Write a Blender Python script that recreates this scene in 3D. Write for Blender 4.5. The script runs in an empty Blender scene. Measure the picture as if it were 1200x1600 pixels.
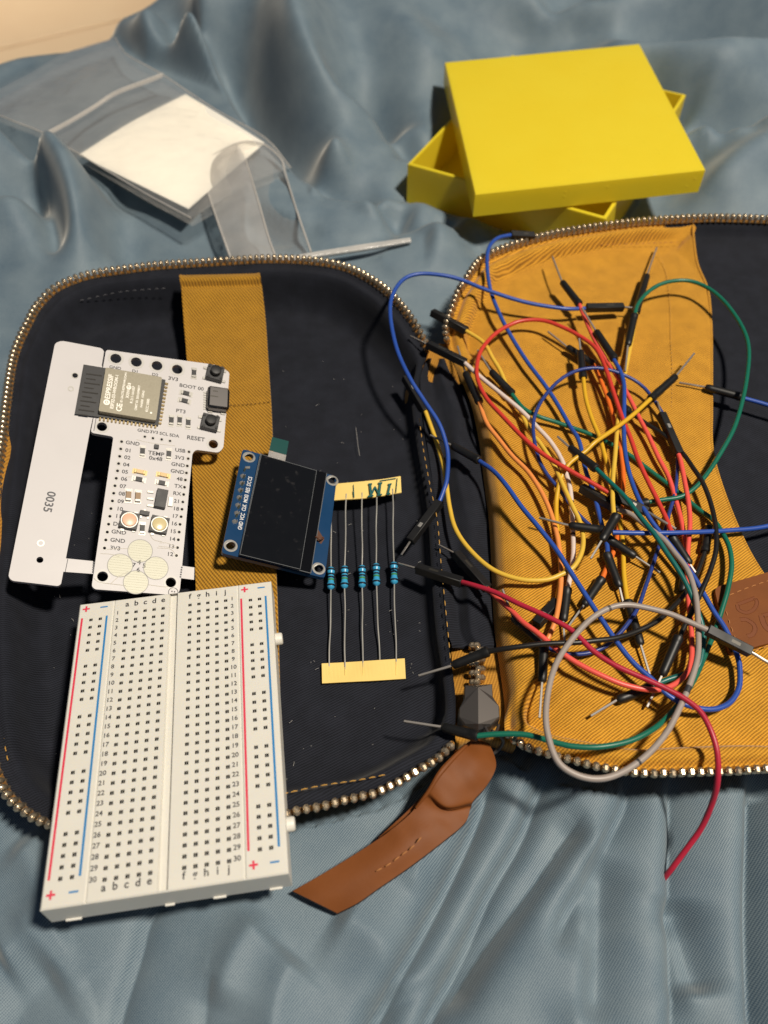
import bpy, bmesh, math, random
import numpy as np
from mathutils import Vector, Matrix
random.seed(7); rng = np.random.RandomState(5)
SC = bpy.context.scene; COL = SC.collection
S = 0.001                                   # everything below is written in millimetres
# ------------------------------------------------------------------ camera
HC = 222.0; TH = math.radians(37); FPX = 1290.0
CF = np.array([0, math.sin(TH), -math.cos(TH)]); CU = np.array([0, math.cos(TH), math.sin(TH)]); CR = np.array([1., 0, 0])
CP = np.array([0, 0, HC])
cam = bpy.data.cameras.new('camera'); camo = bpy.data.objects.new('camera', cam); COL.objects.link(camo)
cam.sensor_fit = 'HORIZONTAL'; cam.sensor_width = 36; cam.lens = 36*FPX/1200
cam.clip_start = .01; cam.clip_end = 20
camo.location = (0, 0, HC*S); camo.rotation_euler = (TH, 0, 0)
cam.dof.use_dof = True; cam.dof.focus_distance = .243; cam.dof.aperture_fstop = 17
SC.camera = camo
# ------------------------------------------------------------------ light
W = bpy.data.worlds.new('World'); SC.world = W; W.use_nodes = True
W.node_tree.nodes['Background'].inputs[0].default_value = (.56, .71, 1, 1)
W.node_tree.nodes['Background'].inputs[1].default_value = .078
LDIR = np.array([.40, -.13, 1.0]); LDIR /= np.linalg.norm(LDIR)
la = bpy.data.lights.new('ceiling_lamp', 'AREA'); la.shape = 'DISK'; la.size = .14; la.energy = 27; la.color = (1, .905, .765)
lo = bpy.data.objects.new('ceiling_lamp', la); COL.objects.link(lo)
LPOS = Vector((np.array([10., 150, 5]) + LDIR*1450)*S); lo.location = LPOS
lo.rotation_euler = (LPOS-Vector((.01, .17, 0))).to_track_quat('Z', 'Y').to_euler()
lb = bpy.data.lights.new('floor_fill_lamp', 'AREA'); lb.shape = 'DISK'; lb.size = .3; lb.energy = .75; lb.color = (1, .84, .64); lb.spread = math.radians(62)  # unseen fill lamp, added only to brighten the tiled floor
lbo = bpy.data.objects.new('floor_fill_lamp', lb); COL.objects.link(lbo); lbo.location = (-.56, 1.28, .62)
SC.view_settings.view_transform = 'Standard'; SC.view_settings.look = 'None'; SC.view_settings.exposure = 0

# ------------------------------------------------------------------ helpers
def ray(px, py): return (px-600)/FPX*CR-(py-800)/FPX*CU+CF
def P(px, py, z=0):                          # the place of height z seen at photograph pixel px, py
    d = ray(px, py); return CP+d*((z-HC)/d[2])
def nrm(v): return v/np.linalg.norm(v)
class Plane:
    def __init__(s, a, b, c):
        s.o, b, c = P(*a), P(*b), P(*c); s.n = nrm(np.cross(c-s.o, b-s.o))
        if s.n[2] < 0: s.n = -s.n
    def __call__(s, px, py, off=0):
        d = ray(px, py); return CP+d*(((s.o+s.n*off-CP)@s.n)/(d@s.n))
def cr(pts, n, closed=False):                # resampled Catmull-Rom through pts
    p = np.array(pts, float); m = len(p)
    if m == 2: return p[0]+(p[1]-p[0])*np.linspace(0, 1, n)[:, None]
    if closed: q = np.vstack([p[-1], p, p[0], p[1]]); segs = m
    else: q = np.vstack([2*p[0]-p[1], p, 2*p[-1]-p[-2]]); segs = m-1
    out = []
    for i in range(segs):
        a, b, c, d = q[i:i+4]
        for t in np.linspace(0, 1, 12, endpoint=False):
            out.append(.5*((2*b)+(c-a)*t+(2*a-5*b+4*c-d)*t*t+(3*b-a-3*c+d)*t**3))
    out.append(p[0] if closed else p[-1]); out = np.array(out)
    L = np.r_[0, np.cumsum(np.linalg.norm(np.diff(out, axis=0), axis=1))]
    ts = np.linspace(0, L[-1], n+1 if closed else n)[:n]
    return np.stack([np.interp(ts, L, out[:, k]) for k in range(p.shape[1])], 1)
class MB:
    def __init__(s): s.v = []; s.f = []; s.mi = []; s.n = 0
    def add(s, v, f, mi=0):
        b = s.n; v = [tuple(map(float, q)) for q in v]; s.v += v; s.n += len(v)
        s.f += [tuple(b+i for i in q) for q in f]; s.mi += [mi]*len(f); return s
    def prism(s, bot, top, mi=0):
        n = len(bot); return s.add(list(bot)+list(top), [tuple(range(n))[::-1], tuple(range(n, 2*n))]+[(i, (i+1) % n, n+(i+1) % n, n+i) for i in range(n)], mi)
    def box(s, c, ax, ay, az, dx, dy, dz, bev=0, mi=0):
        c = np.array(c, float); ax, ay, az = nrm(np.array(ax, float)), nrm(np.array(ay, float)), nrm(np.array(az, float))
        h = np.array([dx, dy, dz])/2
        if not bev:
            g = [(i, j, k) for k in (-1, 1) for j in (-1, 1) for i in (-1, 1)]
            v = [c+ax*h[0]*i+ay*h[1]*j+az*h[2]*k for i, j, k in g]
            return s.add(v, [(0, 2, 3, 1), (4, 5, 7, 6), (0, 1, 5, 4), (2, 6, 7, 3), (0, 4, 6, 2), (1, 3, 7, 5)], mi)
        bm = bmesh.new()
        for i in (-1, 1):
            for j in (-1, 1):
                for k in (-1, 1):
                    for q in range(3):
                        hh = h-bev; hh[q] = h[q]
                        bm.verts.new(c+ax*hh[0]*i+ay*hh[1]*j+az*hh[2]*k)
        bmesh.ops.convex_hull(bm, input=bm.verts); bm.verts.index_update()
        s.add([v.co[:] for v in bm.verts], [[v.index for v in f.verts] for f in bm.faces], mi); bm.free(); return s
    def tube(s, path, r, sides=10, mi=0, cap=True):
        p = np.array(path, float); n = len(p); r = np.broadcast_to(np.array(r, float), (n,))
        t = np.gradient(p, axis=0); t /= np.maximum(np.linalg.norm(t, axis=1), 1e-9)[:, None]
        u = np.cross(t[0], [0, 0, 1.]);
        if np.linalg.norm(u) < .1: u = np.cross(t[0], [0, 1., 0])
        u = nrm(u); v = []
        for i in range(n):
            u = nrm(u-t[i]*(u@t[i])); w = np.cross(t[i], u)
            for k in range(sides):
                a = 2*math.pi*k/sides; v.append(p[i]+(u*math.cos(a)+w*math.sin(a))*r[i])
        f = [(i*sides+k, i*sides+(k+1) % sides, (i+1)*sides+(k+1) % sides, (i+1)*sides+k) for i in range(n-1) for k in range(sides)]
        if cap: f += [tuple(range(sides))[::-1], tuple(range((n-1)*sides, n*sides))]
        return s.add(v, f, mi)
    def cyl(s, a, b, r, sides=16, mi=0, bev=0):
        a, b = np.array(a, float), np.array(b, float); d = nrm(b-a)
        if bev: return s.tube([a, a+d*.001, b-d*bev, b-d*bev*.3, b], [r, r, r, r-bev*.3, r-bev], sides, mi)
        return s.tube([a, b], r, sides, mi)
    def grid(s, g, mi=0, closed_u=False):
        nv, nu = g.shape[:2]; f = []
        for j in range(nv-1):
            for i in range(nu if closed_u else nu-1): f.append((j*nu+i, j*nu+(i+1) % nu, (j+1)*nu+(i+1) % nu, (j+1)*nu+i))
        return s.add(g.reshape(-1, 3), f, mi)
    def obj(s, name, mat, parent=None, base=None, smooth=True, angle=40, flip=False):
        if base is None: base = np.array(parent['base_mm']) if parent is not None and 'base_mm' in parent else np.zeros(3)
        me = bpy.data.meshes.new(name)
        v = (np.array(s.v)-base)*S; me.from_pydata(v.tolist(), [], s.f)
        mats = mat if isinstance(mat, (list, tuple)) else [mat]
        for m in mats: me.materials.append(m)
        if len(mats) > 1: me.polygons.foreach_set('material_index', s.mi)
        bm = bmesh.new(); bm.from_mesh(me); bmesh.ops.recalc_face_normals(bm, faces=bm.faces); bm.to_mesh(me); bm.free()
        if smooth:
            me.polygons.foreach_set('use_smooth', [True]*len(me.polygons)); me.set_sharp_from_angle(angle=math.radians(angle))
        me.update(); o = bpy.data.objects.new(name, me); COL.objects.link(o)
        if parent is not None: o.parent = parent
        o['base_mm'] = [float(q) for q in base]
        if parent is None: o.location = Vector(base)*S
        return o
def thing(name, label, cat, base, group=None):
    o = bpy.data.objects.new(name, None); COL.objects.link(o); o.empty_display_size = .01
    o.location = Vector(base)*S; o['base_mm'] = [float(q) for q in base]; o['label'] = label; o['category'] = cat
    if group: o['group'] = group
    return o
def smooth_rows(rows, nv, nu):               # rows of (px,py,z) -> dense grid of world points
    a = np.array([[P(*q) for q in r] for r in rows])
    b = np.stack([cr(r, nu) for r in a]); return np.stack([cr(b[:, i], nv) for i in range(nu)], 1)
def wob(x, y, sc, seed=0):                   # cheap smooth noise in [-1, 1]
    r = np.random.RandomState(seed); o = np.zeros_like(x)
    for i in range(7):
        a = r.uniform(0, 2*math.pi); k = r.uniform(.55, 1.8)/sc; o = o+np.sin((x*math.cos(a)+y*math.sin(a))*k+r.uniform(0, 6.3))
    return o/4.0
_fc = {}
def glyphs(txt):
    if txt in _fc: return _fc[txt]
    c = bpy.data.curves.new('t', 'FONT'); c.body = txt; c.size = 1; c.align_x = 'CENTER'; c.align_y = 'CENTER'; c.resolution_u = 3; c.offset = .018
    o = bpy.data.objects.new('t', c); me = o.to_mesh()
    r = ([v.co[:2] for v in me.vertices], [tuple(p.vertices) for p in me.polygons]); o.to_mesh_clear()
    bpy.data.objects.remove(o); bpy.data.curves.remove(c); _fc[txt] = r; return r
def text(mb, txt, c, u, n, size, mi=0, sx=1.0):
    u = nrm(np.array(u, float)); v = np.cross(n, u); g = glyphs(txt)
    mb.add([c+u*(x*size*sx)+v*(y*size) for x, y in g[0]], g[1], mi)
def plate(outline, holes, n, th, mi=0, mb=None):  # world-point outline with round holes (centre, radius), extruded down by th along n
    outline = np.array(outline); o = outline.mean(0); u = nrm(outline[1]-outline[0]); v = np.cross(n, u)
    c = bpy.data.curves.new('p', 'CURVE'); c.dimensions = '2D'; c.fill_mode = 'BOTH'; c.extrude = th/2; c.resolution_u = 1
    def spl(q):
        sp = c.splines.new('POLY'); sp.points.add(len(q)-1); sp.use_cyclic_u = True
        for k, (a, b) in enumerate(q): sp.points[k].co = (a, b, 0, 1)
    spl([((p-o)@u, (p-o)@v) for p in outline])
    for hc, hr in holes:
        a, b = (hc-o)@u, (hc-o)@v; spl([(a+hr*math.cos(t), b+hr*math.sin(t)) for t in np.linspace(0, 2*math.pi, 20, endpoint=False)])
    ob = bpy.data.objects.new('p', c); me = ob.to_mesh()
    mb = mb or MB(); mb.add([o+u*q.co[0]+v*q.co[1]+n*(q.co[2]-th/2) for q in me.vertices], [tuple(p.vertices) for p in me.polygons], mi)
    ob.to_mesh_clear(); bpy.data.objects.remove(ob); bpy.data.curves.remove(c); return mb
def roundpoly(pts, r, k=5):
    out = []; n = len(pts); pts = [np.array(p, float) for p in pts]
    for i in range(n):
        a, b, c = pts[i-1], pts[i], pts[(i+1) % n]
        l1, l2 = np.linalg.norm(a-b), np.linalg.norm(c-b); rr = min(r, l1*.45, l2*.45)
        p, q = b+(a-b)/l1*rr, b+(c-b)/l2*rr
        for t in np.linspace(0, 1, k): out.append((1-t)**2*p+2*t*(1-t)*b+t*t*q)
    return out
def ring(mb, c, n, r0, r1, mi=0, sides=20, u=None):
    u = nrm(np.cross(n, [0, 1., .3])); v = np.cross(n, u); q = []
    for r in (r0, r1):
        for k in range(sides): a = 2*math.pi*k/sides; q.append(c+(u*math.cos(a)+v*math.sin(a))*r)
    mb.add(q, [(k, (k+1) % sides, sides+(k+1) % sides, sides+k) for k in range(sides)], mi)
def disc(mb, c, n, r, mi=0, sides=16):
    u = nrm(np.cross(n, [0, 1., .3])); v = np.cross(n, u)
    mb.add([c+(u*math.cos(2*math.pi*k/sides)+v*math.sin(2*math.pi*k/sides))*r for k in range(sides)], [tuple(range(sides))], mi)

# ------------------------------------------------------------------ materials
def mat(name, col, rough=.5, metal=0, spec=.5, **k):
    m = bpy.data.materials.new(name); m.use_nodes = True; b = m.node_tree.nodes['Principled BSDF']
    b.inputs['Base Color'].default_value = (*col, 1); b.inputs['Roughness'].default_value = rough; b.inputs['Metallic'].default_value = metal
    b.inputs['Specular IOR Level'].default_value = spec
    for kk, vv in k.items(): b.inputs[kk.replace('_', ' ')].default_value = vv
    return m
def N(m, t, **k):
    n = m.node_tree.nodes.new(t)
    for kk, vv in k.items():
        if kk.startswith('i_'): n.inputs[kk[2:].replace('_', ' ')].default_value = vv
        else: setattr(n, kk, vv)
    return n
def L(m, a, b): m.node_tree.links.new(a, b)
def mixcol(m, fac, a, b, blend='MIX'):
    n = N(m, 'ShaderNodeMix', data_type='RGBA', blend_type=blend)
    for s, x in ((0, fac), (6, a), (7, b)):
        if hasattr(x, 'links'): L(m, x, n.inputs[s])
        else: n.inputs[s].default_value = x if s == 0 else (*x, 1)
    return n.outputs[2]
def mathn(m, op, a, b=None, c=None):
    n = N(m, 'ShaderNodeMath', operation=op)
    for i, x in enumerate((a, b, c)):
        if x is None: continue
        if hasattr(x, 'links'): L(m, x, n.inputs[i])
        else: n.inputs[i].default_value = x
    return n.outputs[0]
def coords(m, rot=0):
    t = N(m, 'ShaderNodeTexCoord'); mp = N(m, 'ShaderNodeMapping'); mp.inputs['Rotation'].default_value = (0, 0, math.radians(rot))
    L(m, t.outputs['Object'], mp.inputs[0]); return mp.outputs[0]
def wave(m, vec, period_mm, dist=0, dscale=1):
    w = N(m, 'ShaderNodeTexWave', wave_type='BANDS', bands_direction='X'); L(m, vec, w.inputs['Vector'])
    w.inputs['Scale'].default_value = 2*math.pi/(20*period_mm*S); w.inputs['Distortion'].default_value = dist; w.inputs['Detail'].default_value = 1
    w.inputs['Detail Scale'].default_value = dscale; return w.outputs['Fac']
def noise(m, vec, size_mm, detail=3, rough=.5):
    n = N(m, 'ShaderNodeTexNoise', i_Detail=detail, i_Roughness=rough); n.inputs['Scale'].default_value = 1/(size_mm*S); L(m, vec, n.inputs['Vector']); return n.outputs['Fac']
def bump(m, h, dist_mm, strength=1):
    b = N(m, 'ShaderNodeBump'); b.inputs['Strength'].default_value = strength; b.inputs['Distance'].default_value = dist_mm*S
    L(m, h, b.inputs['Height']); L(m, b.outputs[0], m.node_tree.nodes['Principled BSDF'].inputs['Normal'])
def setcol(m, s): L(m, s, m.node_tree.nodes['Principled BSDF'].inputs['Base Color'])
def nearfade(m, h, y0, y1):
    t = N(m, 'ShaderNodeTexCoord'); g = N(m, 'ShaderNodeNewGeometry'); sx = N(m, 'ShaderNodeSeparateXYZ'); L(m, g.outputs['Position'], sx.inputs[0])
    r = N(m, 'ShaderNodeMapRange'); L(m, sx.outputs['Y'], r.inputs[0]); r.inputs[1].default_value = y0; r.inputs[2].default_value = y1; r.inputs[3].default_value = 1; r.inputs[4].default_value = 0
    return mathn(m, 'MULTIPLY_ADD', mathn(m, 'SUBTRACT', h, .5), r.outputs[0], .5)
def twill(name, c0, c1, rot, period, rough=.85, bmp=.12, sheen=.2, mott=.35, dist=1.5):
    m = mat(name, c1, rough, 0, .25, Sheen_Weight=sheen, Sheen_Roughness=.5)
    v = coords(m, rot); w = wave(m, v, period, dist, .6); v2 = coords(m, rot+72); w2 = wave(m, v2, period*.75, 1)
    h = mathn(m, 'MULTIPLY_ADD', w2, .35, w); h = mathn(m, 'MULTIPLY', h, .74)
    if name.startswith('navy'): h = nearfade(m, h, .205, .245)
    nn = noise(m, coords(m), 6, 4); fine = noise(m, coords(m), .35, 2)
    f = mathn(m, 'MULTIPLY_ADD', mathn(m, 'SUBTRACT', nn, .5), mott*2, h); f = mathn(m, 'MULTIPLY_ADD', mathn(m, 'SUBTRACT', fine, .5), .5, f)
    cl = N(m, 'ShaderNodeClamp'); L(m, f, cl.inputs[0])
    setcol(m, mixcol(m, cl.outputs[0], c0, c1)); hh = mathn(m, 'MULTIPLY_ADD', fine, .5, h); bump(m, hh, bmp*.22); return m
M = {}
M['mustard'] = twill('mustard_twill', (.215, .092, .005), (.76, .37, .032), 55, .72, bmp=.2, mott=.25, dist=2.2)
M['mustard_canvas'] = twill('mustard_canvas', (.28, .12, .012), (.50, .24, .030), 20, .8, bmp=.18)
M['elastic'] = twill('mustard_elastic', (.13, .060, .004), (.55, .275, .022), -40, .95, bmp=.25, mott=.15, dist=1.2)
M['navy'] = twill('navy_twill', (.002, .0026, .005), (.018, .0205, .031), 62, .72, bmp=.2, sheen=.05, mott=.35, dist=1.0)
M['navy_smooth'] = mat('navy_lining', (.017, .018, .022), .8, 0, .3, Sheen_Weight=.15)
def clothmat():
    m = mat('blue_cotton', (.2, .3, .36), .6, 0, .35, Sheen_Weight=.4, Sheen_Roughness=.4, Sheen_Tint=(1, .95, .85, 1))
    v = coords(m, 38); w = wave(m, v, .55, 1.6, .7); w2 = wave(m, coords(m, -50), .46, 1.6, .7)
    fine = noise(m, coords(m), .28, 2); mo = noise(m, coords(m), 14, 4); h = mathn(m, 'MULTIPLY_ADD', w2, .7, w); h = mathn(m, 'MULTIPLY_ADD', mathn(m, 'SUBTRACT', h, .85), 1, .5); h = mathn(m, 'ADD', nearfade(m, h, .20, .34), .35); h = mathn(m, 'MULTIPLY_ADD', fine, .9, h)
    f = mathn(m, 'MULTIPLY_ADD', mathn(m, 'SUBTRACT', mo, .5), .7, mathn(m, 'MULTIPLY_ADD', h, .75, -.5)); cl = N(m, 'ShaderNodeClamp'); L(m, f, cl.inputs[0])
    setcol(m, mixcol(m, cl.outputs[0], (.052, .100, .152), (.245, .305, .338))); bump(m, h, .022, .6); return m
M['cloth'] = clothmat()
def plastic(name, c, rough=.4, grain=.08, size=.6, sub=0, var=.08):
    m = mat(name, c, rough)
    n1 = noise(m, coords(m), size, 3); n2 = noise(m, coords(m), size*14, 3)
    setcol(m, mixcol(m, n2, tuple(q*(1-var) for q in c), tuple(min(1, q*(1+var)) for q in c)))
    r = mathn(m, 'MULTIPLY_ADD', n2, .22, rough-.11); L(m, r, m.node_tree.nodes['Principled BSDF'].inputs['Roughness'])
    if grain: bump(m, n1, grain*.2)
    if sub:
        b = m.node_tree.nodes['Principled BSDF']; b.inputs['Subsurface Weight'].default_value = sub; b.inputs['Subsurface Radius'].default_value = (1, .8, .5); b.inputs['Subsurface Scale'].default_value = .002
    return m
M['white_plastic'] = plastic('ivory_plastic', (.73, .705, .635), .42, .04, .5, .15, .03)
def yellowm():
    m = mat('yellow_printed_plastic', (.86, .60, .015), .27); v = coords(m); n = noise(m, v, .8, 3, .7); l = wave(m, coords(m, 12), .8, .4)
    setcol(m, mixcol(m, noise(m, v, 20), (.95, .75, .03), (.98, .82, .05)))
    vo = N(m, 'ShaderNodeTexVoronoi'); vo.inputs['Scale'].default_value = 1/(5*S); L(m, v, vo.inputs['Vector'])
    blob = mathn(m, 'MAXIMUM', mathn(m, 'SUBTRACT', .14, vo.outputs['Distance']), 0); h = mathn(m, 'MULTIPLY_ADD', blob, 7, mathn(m, 'MULTIPLY_ADD', l, .12, mathn(m, 'MULTIPLY', n, .35))); bump(m, h, .14); 
    b = m.node_tree.nodes['Principled BSDF']; nt = m.node_tree; out = nt.nodes['Material Output']; t = N(m, 'ShaderNodeBsdfTranslucent', i_Color=(1, .84, .06, 1)); mx = N(m, 'ShaderNodeMixShader', i_Fac=.3); L(m, b.outputs[0], mx.inputs[1]); L(m, t.outputs[0], mx.inputs[2]); L(m, mx.outputs[0], out.inputs[0])
    return m
M['yellow'] = yellowm()
M['pcb_white'] = plastic('white_solder_mask', (.60, .575, .575), .48, .04, .8, 0, .05)
M['pcb_edge'] = mat('white_board_edge', (.62, .58, .50), .6)
M['pcb_blue'] = plastic('blue_solder_mask', (.004, .040, .115), .35, .06, .8)
M['black'] = plastic('black_plastic', (.007, .007, .0075), .55, .03, .3)
M['black_soft'] = plastic('black_sleeve', (.008, .008, .008), .45, .05, 1.2)
M['black_chip'] = plastic('black_package', (.028, .028, .03), .5, .1, .2)
M['ink'] = mat('black_ink', (.03, .03, .035), .6); M['ink_grey'] = mat('grey_ink', (.10, .10, .11), .6)
M['red_ink'] = mat('red_ink', (.72, .045, .09), .55); M['blue_ink'] = mat('blue_ink', (.03, .22, .50), .55); M['white_ink'] = mat('white_ink', (.75, .75, .75), .6)
M['steel'] = mat('tinned_metal', (.46, .445, .41), .4, .55); M['gold'] = mat('gold_plate', (.78, .60, .30), .25, 1); M['pin'] = mat('steel_pin', (.36, .335, .31), .4, .6)
def shieldm():
    m = mat('brushed_shield', (.62, .57, .45), .5, .35, .3); n = noise(m, coords(m), .5, 4); setcol(m, mixcol(m, n, (.25, .225, .17), (.35, .32, .245))); bump(m, n, .01); return m
M['shield'] = shieldm(); M['pad_gap'] = mat('pad_outline', (.30, .29, .27), .5)
def brassm():
    m = mat('antique_brass', (.5, .38, .22), .3, .85); n = noise(m, coords(m), .7, 3); setcol(m, mixcol(m, n, (.30, .23, .16), (.88, .72, .50)))
    L(m, mathn(m, 'MULTIPLY_ADD', n, .25, .16), m.node_tree.nodes['Principled BSDF'].inputs['Roughness']); return m
M['brass'] = brassm()
M['gunmetal'] = mat('gunmetal', (.15, .135, .125), .4, .8); M['cavity'] = mat('contact_metal', (.07, .065, .055), .5, .6)
M['touch'] = mat('tinned_touch_pad', (.58, .565, .44), .42, 0, .5)
def leatherm():
    m = mat('tan_leather', (.2, .06, .012), .58, 0, .25); v = coords(m); n = noise(m, v, 9, 4); g = noise(m, v, .45, 4, .6)
    setcol(m, mixcol(m, n, (.135, .040, .0085), (.225, .070, .0145))); bump(m, mathn(m, 'MULTIPLY_ADD', n, .8, g), .04); return m
M['leather'] = leatherm(); M['leather_edge'] = mat('leather_edge', (.035, .012, .006), .7); M['leather_press'] = mat('pressed_leather', (.17, .046, .009), .42)
M['thread'] = mat('ochre_thread', (.55, .30, .06), .7); M['thread_tan'] = mat('tan_thread', (.42, .17, .05), .7); M['thread_dark'] = mat('dark_thread', (.012, .012, .014), .8)
M['paper_tape'] = plastic('yellow_paper_tape', (.86, .62, .19), .65, .03, .4, 0, .06)
M['res_blue'] = plastic('blue_lacquer', (.045, .33, .57), .3, .1, .7); M['green_ink'] = mat('green_marker', (.012, .11, .11), .5)
M['band_dark'] = mat('dark_band', (.008, .012, .022), .35); M['band_green'] = mat('green_band', (.05, .22, .07), .35); M['band_gold'] = mat('ochre_band', (.42, .32, .09), .35)
M['card'] = plastic('white_card', (.90, .86, .77), .75, .03, .8, 0, .04)
WC = dict(blue=(.022, .075, .36), red=(.60, .045, .03), coral=(.80, .10, .075), crimson=(.44, .018, .045), yellow=(.74, .47, .055), gold=(.70, .40, .02), white=(.70, .58, .52), orange=(.82, .28, .07), deep_orange=(.78, .16, .02), grey=(.33, .28, .25), black=(.012, .011, .010), green=(.006, .135, .085), teal=(.004, .12, .105), dark_blue=(.02, .045, .22))
for k, c in WC.items(): M['w_'+k] = plastic(k+'_insulation', c, .38, .04, .5, 0, .08)
def glassm():
    m = mat('dark_display_glass', (.006, .0065, .008), .12, 0, .5); n = noise(m, coords(m), 5, 4)
    L(m, mathn(m, 'MULTIPLY_ADD', n, .28, .0), m.node_tree.nodes['Principled BSDF'].inputs['Roughness'])
    s = noise(m, coords(m), 2.6, 3); f = mathn(m, 'MULTIPLY', mathn(m, 'MAXIMUM', mathn(m, 'SUBTRACT', s, .63), 0), 1.0); setcol(m, mixcol(m, f, (.006, .0065, .008), (.12, .11, .11))); return m
M['glass'] = glassm(); M['glass_dark'] = mat('display_border', (.005, .005, .006), .1); M['glass_edge'] = mat('cut_glass_edge', (.16, .17, .18), .25)
M['flex'] = mat('green_flex_film', (.004, .06, .055), .35)
def filmm(name, haze, col, rough):
    m = bpy.data.materials.new(name); m.use_nodes = True; nt = m.node_tree; nt.nodes.clear()
    o = N(m, 'ShaderNodeOutputMaterial'); tr = N(m, 'ShaderNodeBsdfTransparent'); d = N(m, 'ShaderNodeBsdfDiffuse', i_Color=(*col, 1)); t2 = N(m, 'ShaderNodeBsdfTranslucent', i_Color=(*col, 1))
    g = N(m, 'ShaderNodeBsdfGlossy', i_Color=(.9, .9, .9, 1), i_Roughness=rough); fr = N(m, 'ShaderNodeFresnel', i_IOR=1.45)
    tc = N(m, 'ShaderNodeTexCoord'); n = N(m, 'ShaderNodeTexNoise', i_Scale=1/(12*S), i_Detail=4.); L(m, tc.outputs['Object'], n.inputs[0]); b = N(m, 'ShaderNodeBump', i_Distance=1.6*S); L(m, n.outputs[0], b.inputs['Height']); L(m, b.outputs[0], g.inputs['Normal']); L(m, b.outputs[0], fr.inputs['Normal'])
    m0 = N(m, 'ShaderNodeMixShader', i_Fac=.45); L(m, d.outputs[0], m0.inputs[1]); L(m, t2.outputs[0], m0.inputs[2])
    m1 = N(m, 'ShaderNodeMixShader'); L(m, mathn(m, 'MULTIPLY_ADD', n.outputs[0], haze*.7, haze*.65), m1.inputs[0]); L(m, tr.outputs[0], m1.inputs[1]); L(m, m0.outputs[0], m1.inputs[2])
    m2 = N(m, 'ShaderNodeMixShader'); L(m, fr.outputs[0], m2.inputs[0]); L(m, m1.outputs[0], m2.inputs[1]); L(m, g.outputs[0], m2.inputs[2]); L(m, m2.outputs[0], o.inputs[0]); return m
M['film'] = filmm('clear_plastic_film', .17, (.95, .93, .90), .1); M['film_edge'] = filmm('plastic_film_edge', .85, (.86, .82, .77), .2)
M['frost'] = filmm('frosted_plastic', .60, (.74, .71, .68), .25)
def tilem():
    m = mat('beige_tile', (.52, .36, .20), .45); n = noise(m, coords(m), 90, 4); setcol(m, mixcol(m, n, (.78, .58, .38), (.86, .68, .46))); return m
M['tile'] = tilem(); M['grout'] = mat('grout', (.36, .25, .15), .9); M['wood'] = mat('dark_wood', (.16, .05, .02), .5); M['lint'] = mat('lint', (.55, .53, .50), .9)

# ------------------------------------------------------------------ outlines of the pouch (photograph pixels with heights)
LZ = [(668,550,13),(655,525,15),(640,500,17),(612,466,18),(580,441,18),(540,421,18),(490,411,18),(420,408,18),(330,413,18),(250,418,18),(200,424,18),(150,431,18),(115,441,18),(85,456,18),(62,480,17),(50,500,17),(25,557,16),(13,633,16),(7,687,16),(-8,800,16),(-22,950,15),(-22,1080,15),(-15,1160,15),(0,1213,13),(25,1252,13),(80,1287,13),(180,1305,13),(300,1303,13),(400,1285,14),(463,1267,15),(507,1258,15),(557,1245,15),(587,1238,15),(630,1217,15),(657,1200,15),(685,1183,14),(707,1160,12)]
LH = [(712,1100,10),(706,1040,9),(697,980,9),(690,900,9),(683,800,9),(672,730,9),(662,670,9),(655,610,10),(660,575,12)]
RZ = [(700,537,13),(698,515,15),(706,490,17),(710,478,18),(717,459,19),(725,447,19),(736,429,20),(750,411,20),(770,399,20),(792,390,20),(825,379,20),(860,370,20),(892,364,20),(962,354,20),(1022,348,20),(1108,344,20),(1194,346,20),(1290,352,20),(1360,375,20),(1400,420,20),(1420,520,20),(1440,800,20),(1440,1000,20),(1420,1120,20),(1370,1180,16),(1290,1198,16),(1196,1201,16),(1120,1205,16),(1046,1207,16),(993,1207,16),(941,1199,16),(892,1187,16),(839,1173,15),(808,1159,13),(790,1143,13)]
RH = [(788,1100,6),(780,1040,5),(772,980,5),(768,900,5),(765,830,5),(757,760,5),(748,690,6),(735,630,8),(712,575,10)]
def outline(z, h, n):
    p = np.array([P(*q) for q in z+h]); fl = np.array([1.]*len(z)+[0.]*len(h))
    q = cr(np.c_[p, fl], n, True); return q[:, :3], np.clip(q[:, 3], 0, 1)
LO, LF = outline(LZ, LH, 420); RO, RF = outline(RZ, RH, 420)

# ------------------------------------------------------------------ the blue sheet everything lies on
def seg_dist(x, y, pts):
    best = np.full(x.shape, 1e9); sg = np.zeros(x.shape); tt = np.zeros(x.shape)
    L_ = np.r_[0, np.cumsum(np.linalg.norm(np.diff(pts, axis=0), axis=1))]
    for i in range(len(pts)-1):
        a, b = pts[i], pts[i+1]; d = b-a; l2 = d@d
        t = np.clip(((x-a[0])*d[0]+(y-a[1])*d[1])/l2, 0, 1); dx, dy = x-a[0]-t*d[0], y-a[1]-t*d[1]; r = np.hypot(dx, dy)
        k = r < best; best = np.where(k, r, best); sg = np.where(k, np.sign(d[0]*dy-d[1]*dx), sg); tt = np.where(k, (L_[i]+t*math.sqrt(l2))/L_[-1], tt)
    return best, sg, tt
def px2(pts, z=0):
    return cr(np.array([P(a, b, z)[:2] for a, b in pts]), 14) if len(pts) > 2 else np.array([P(a, b, z)[:2] for a, b in pts])
def inside(x, y, poly):
    c = np.zeros(x.shape, bool); n = len(poly)
    for i in range(n):
        (x0, y0), (x1, y1) = poly[i][:2], poly[(i+1) % n][:2]
        if y0 == y1: continue
        c ^= ((y0 > y) != (y1 > y)) & (x < (x1-x0)*(y-y0)/(y1-y0)+x0)
    return c
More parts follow.
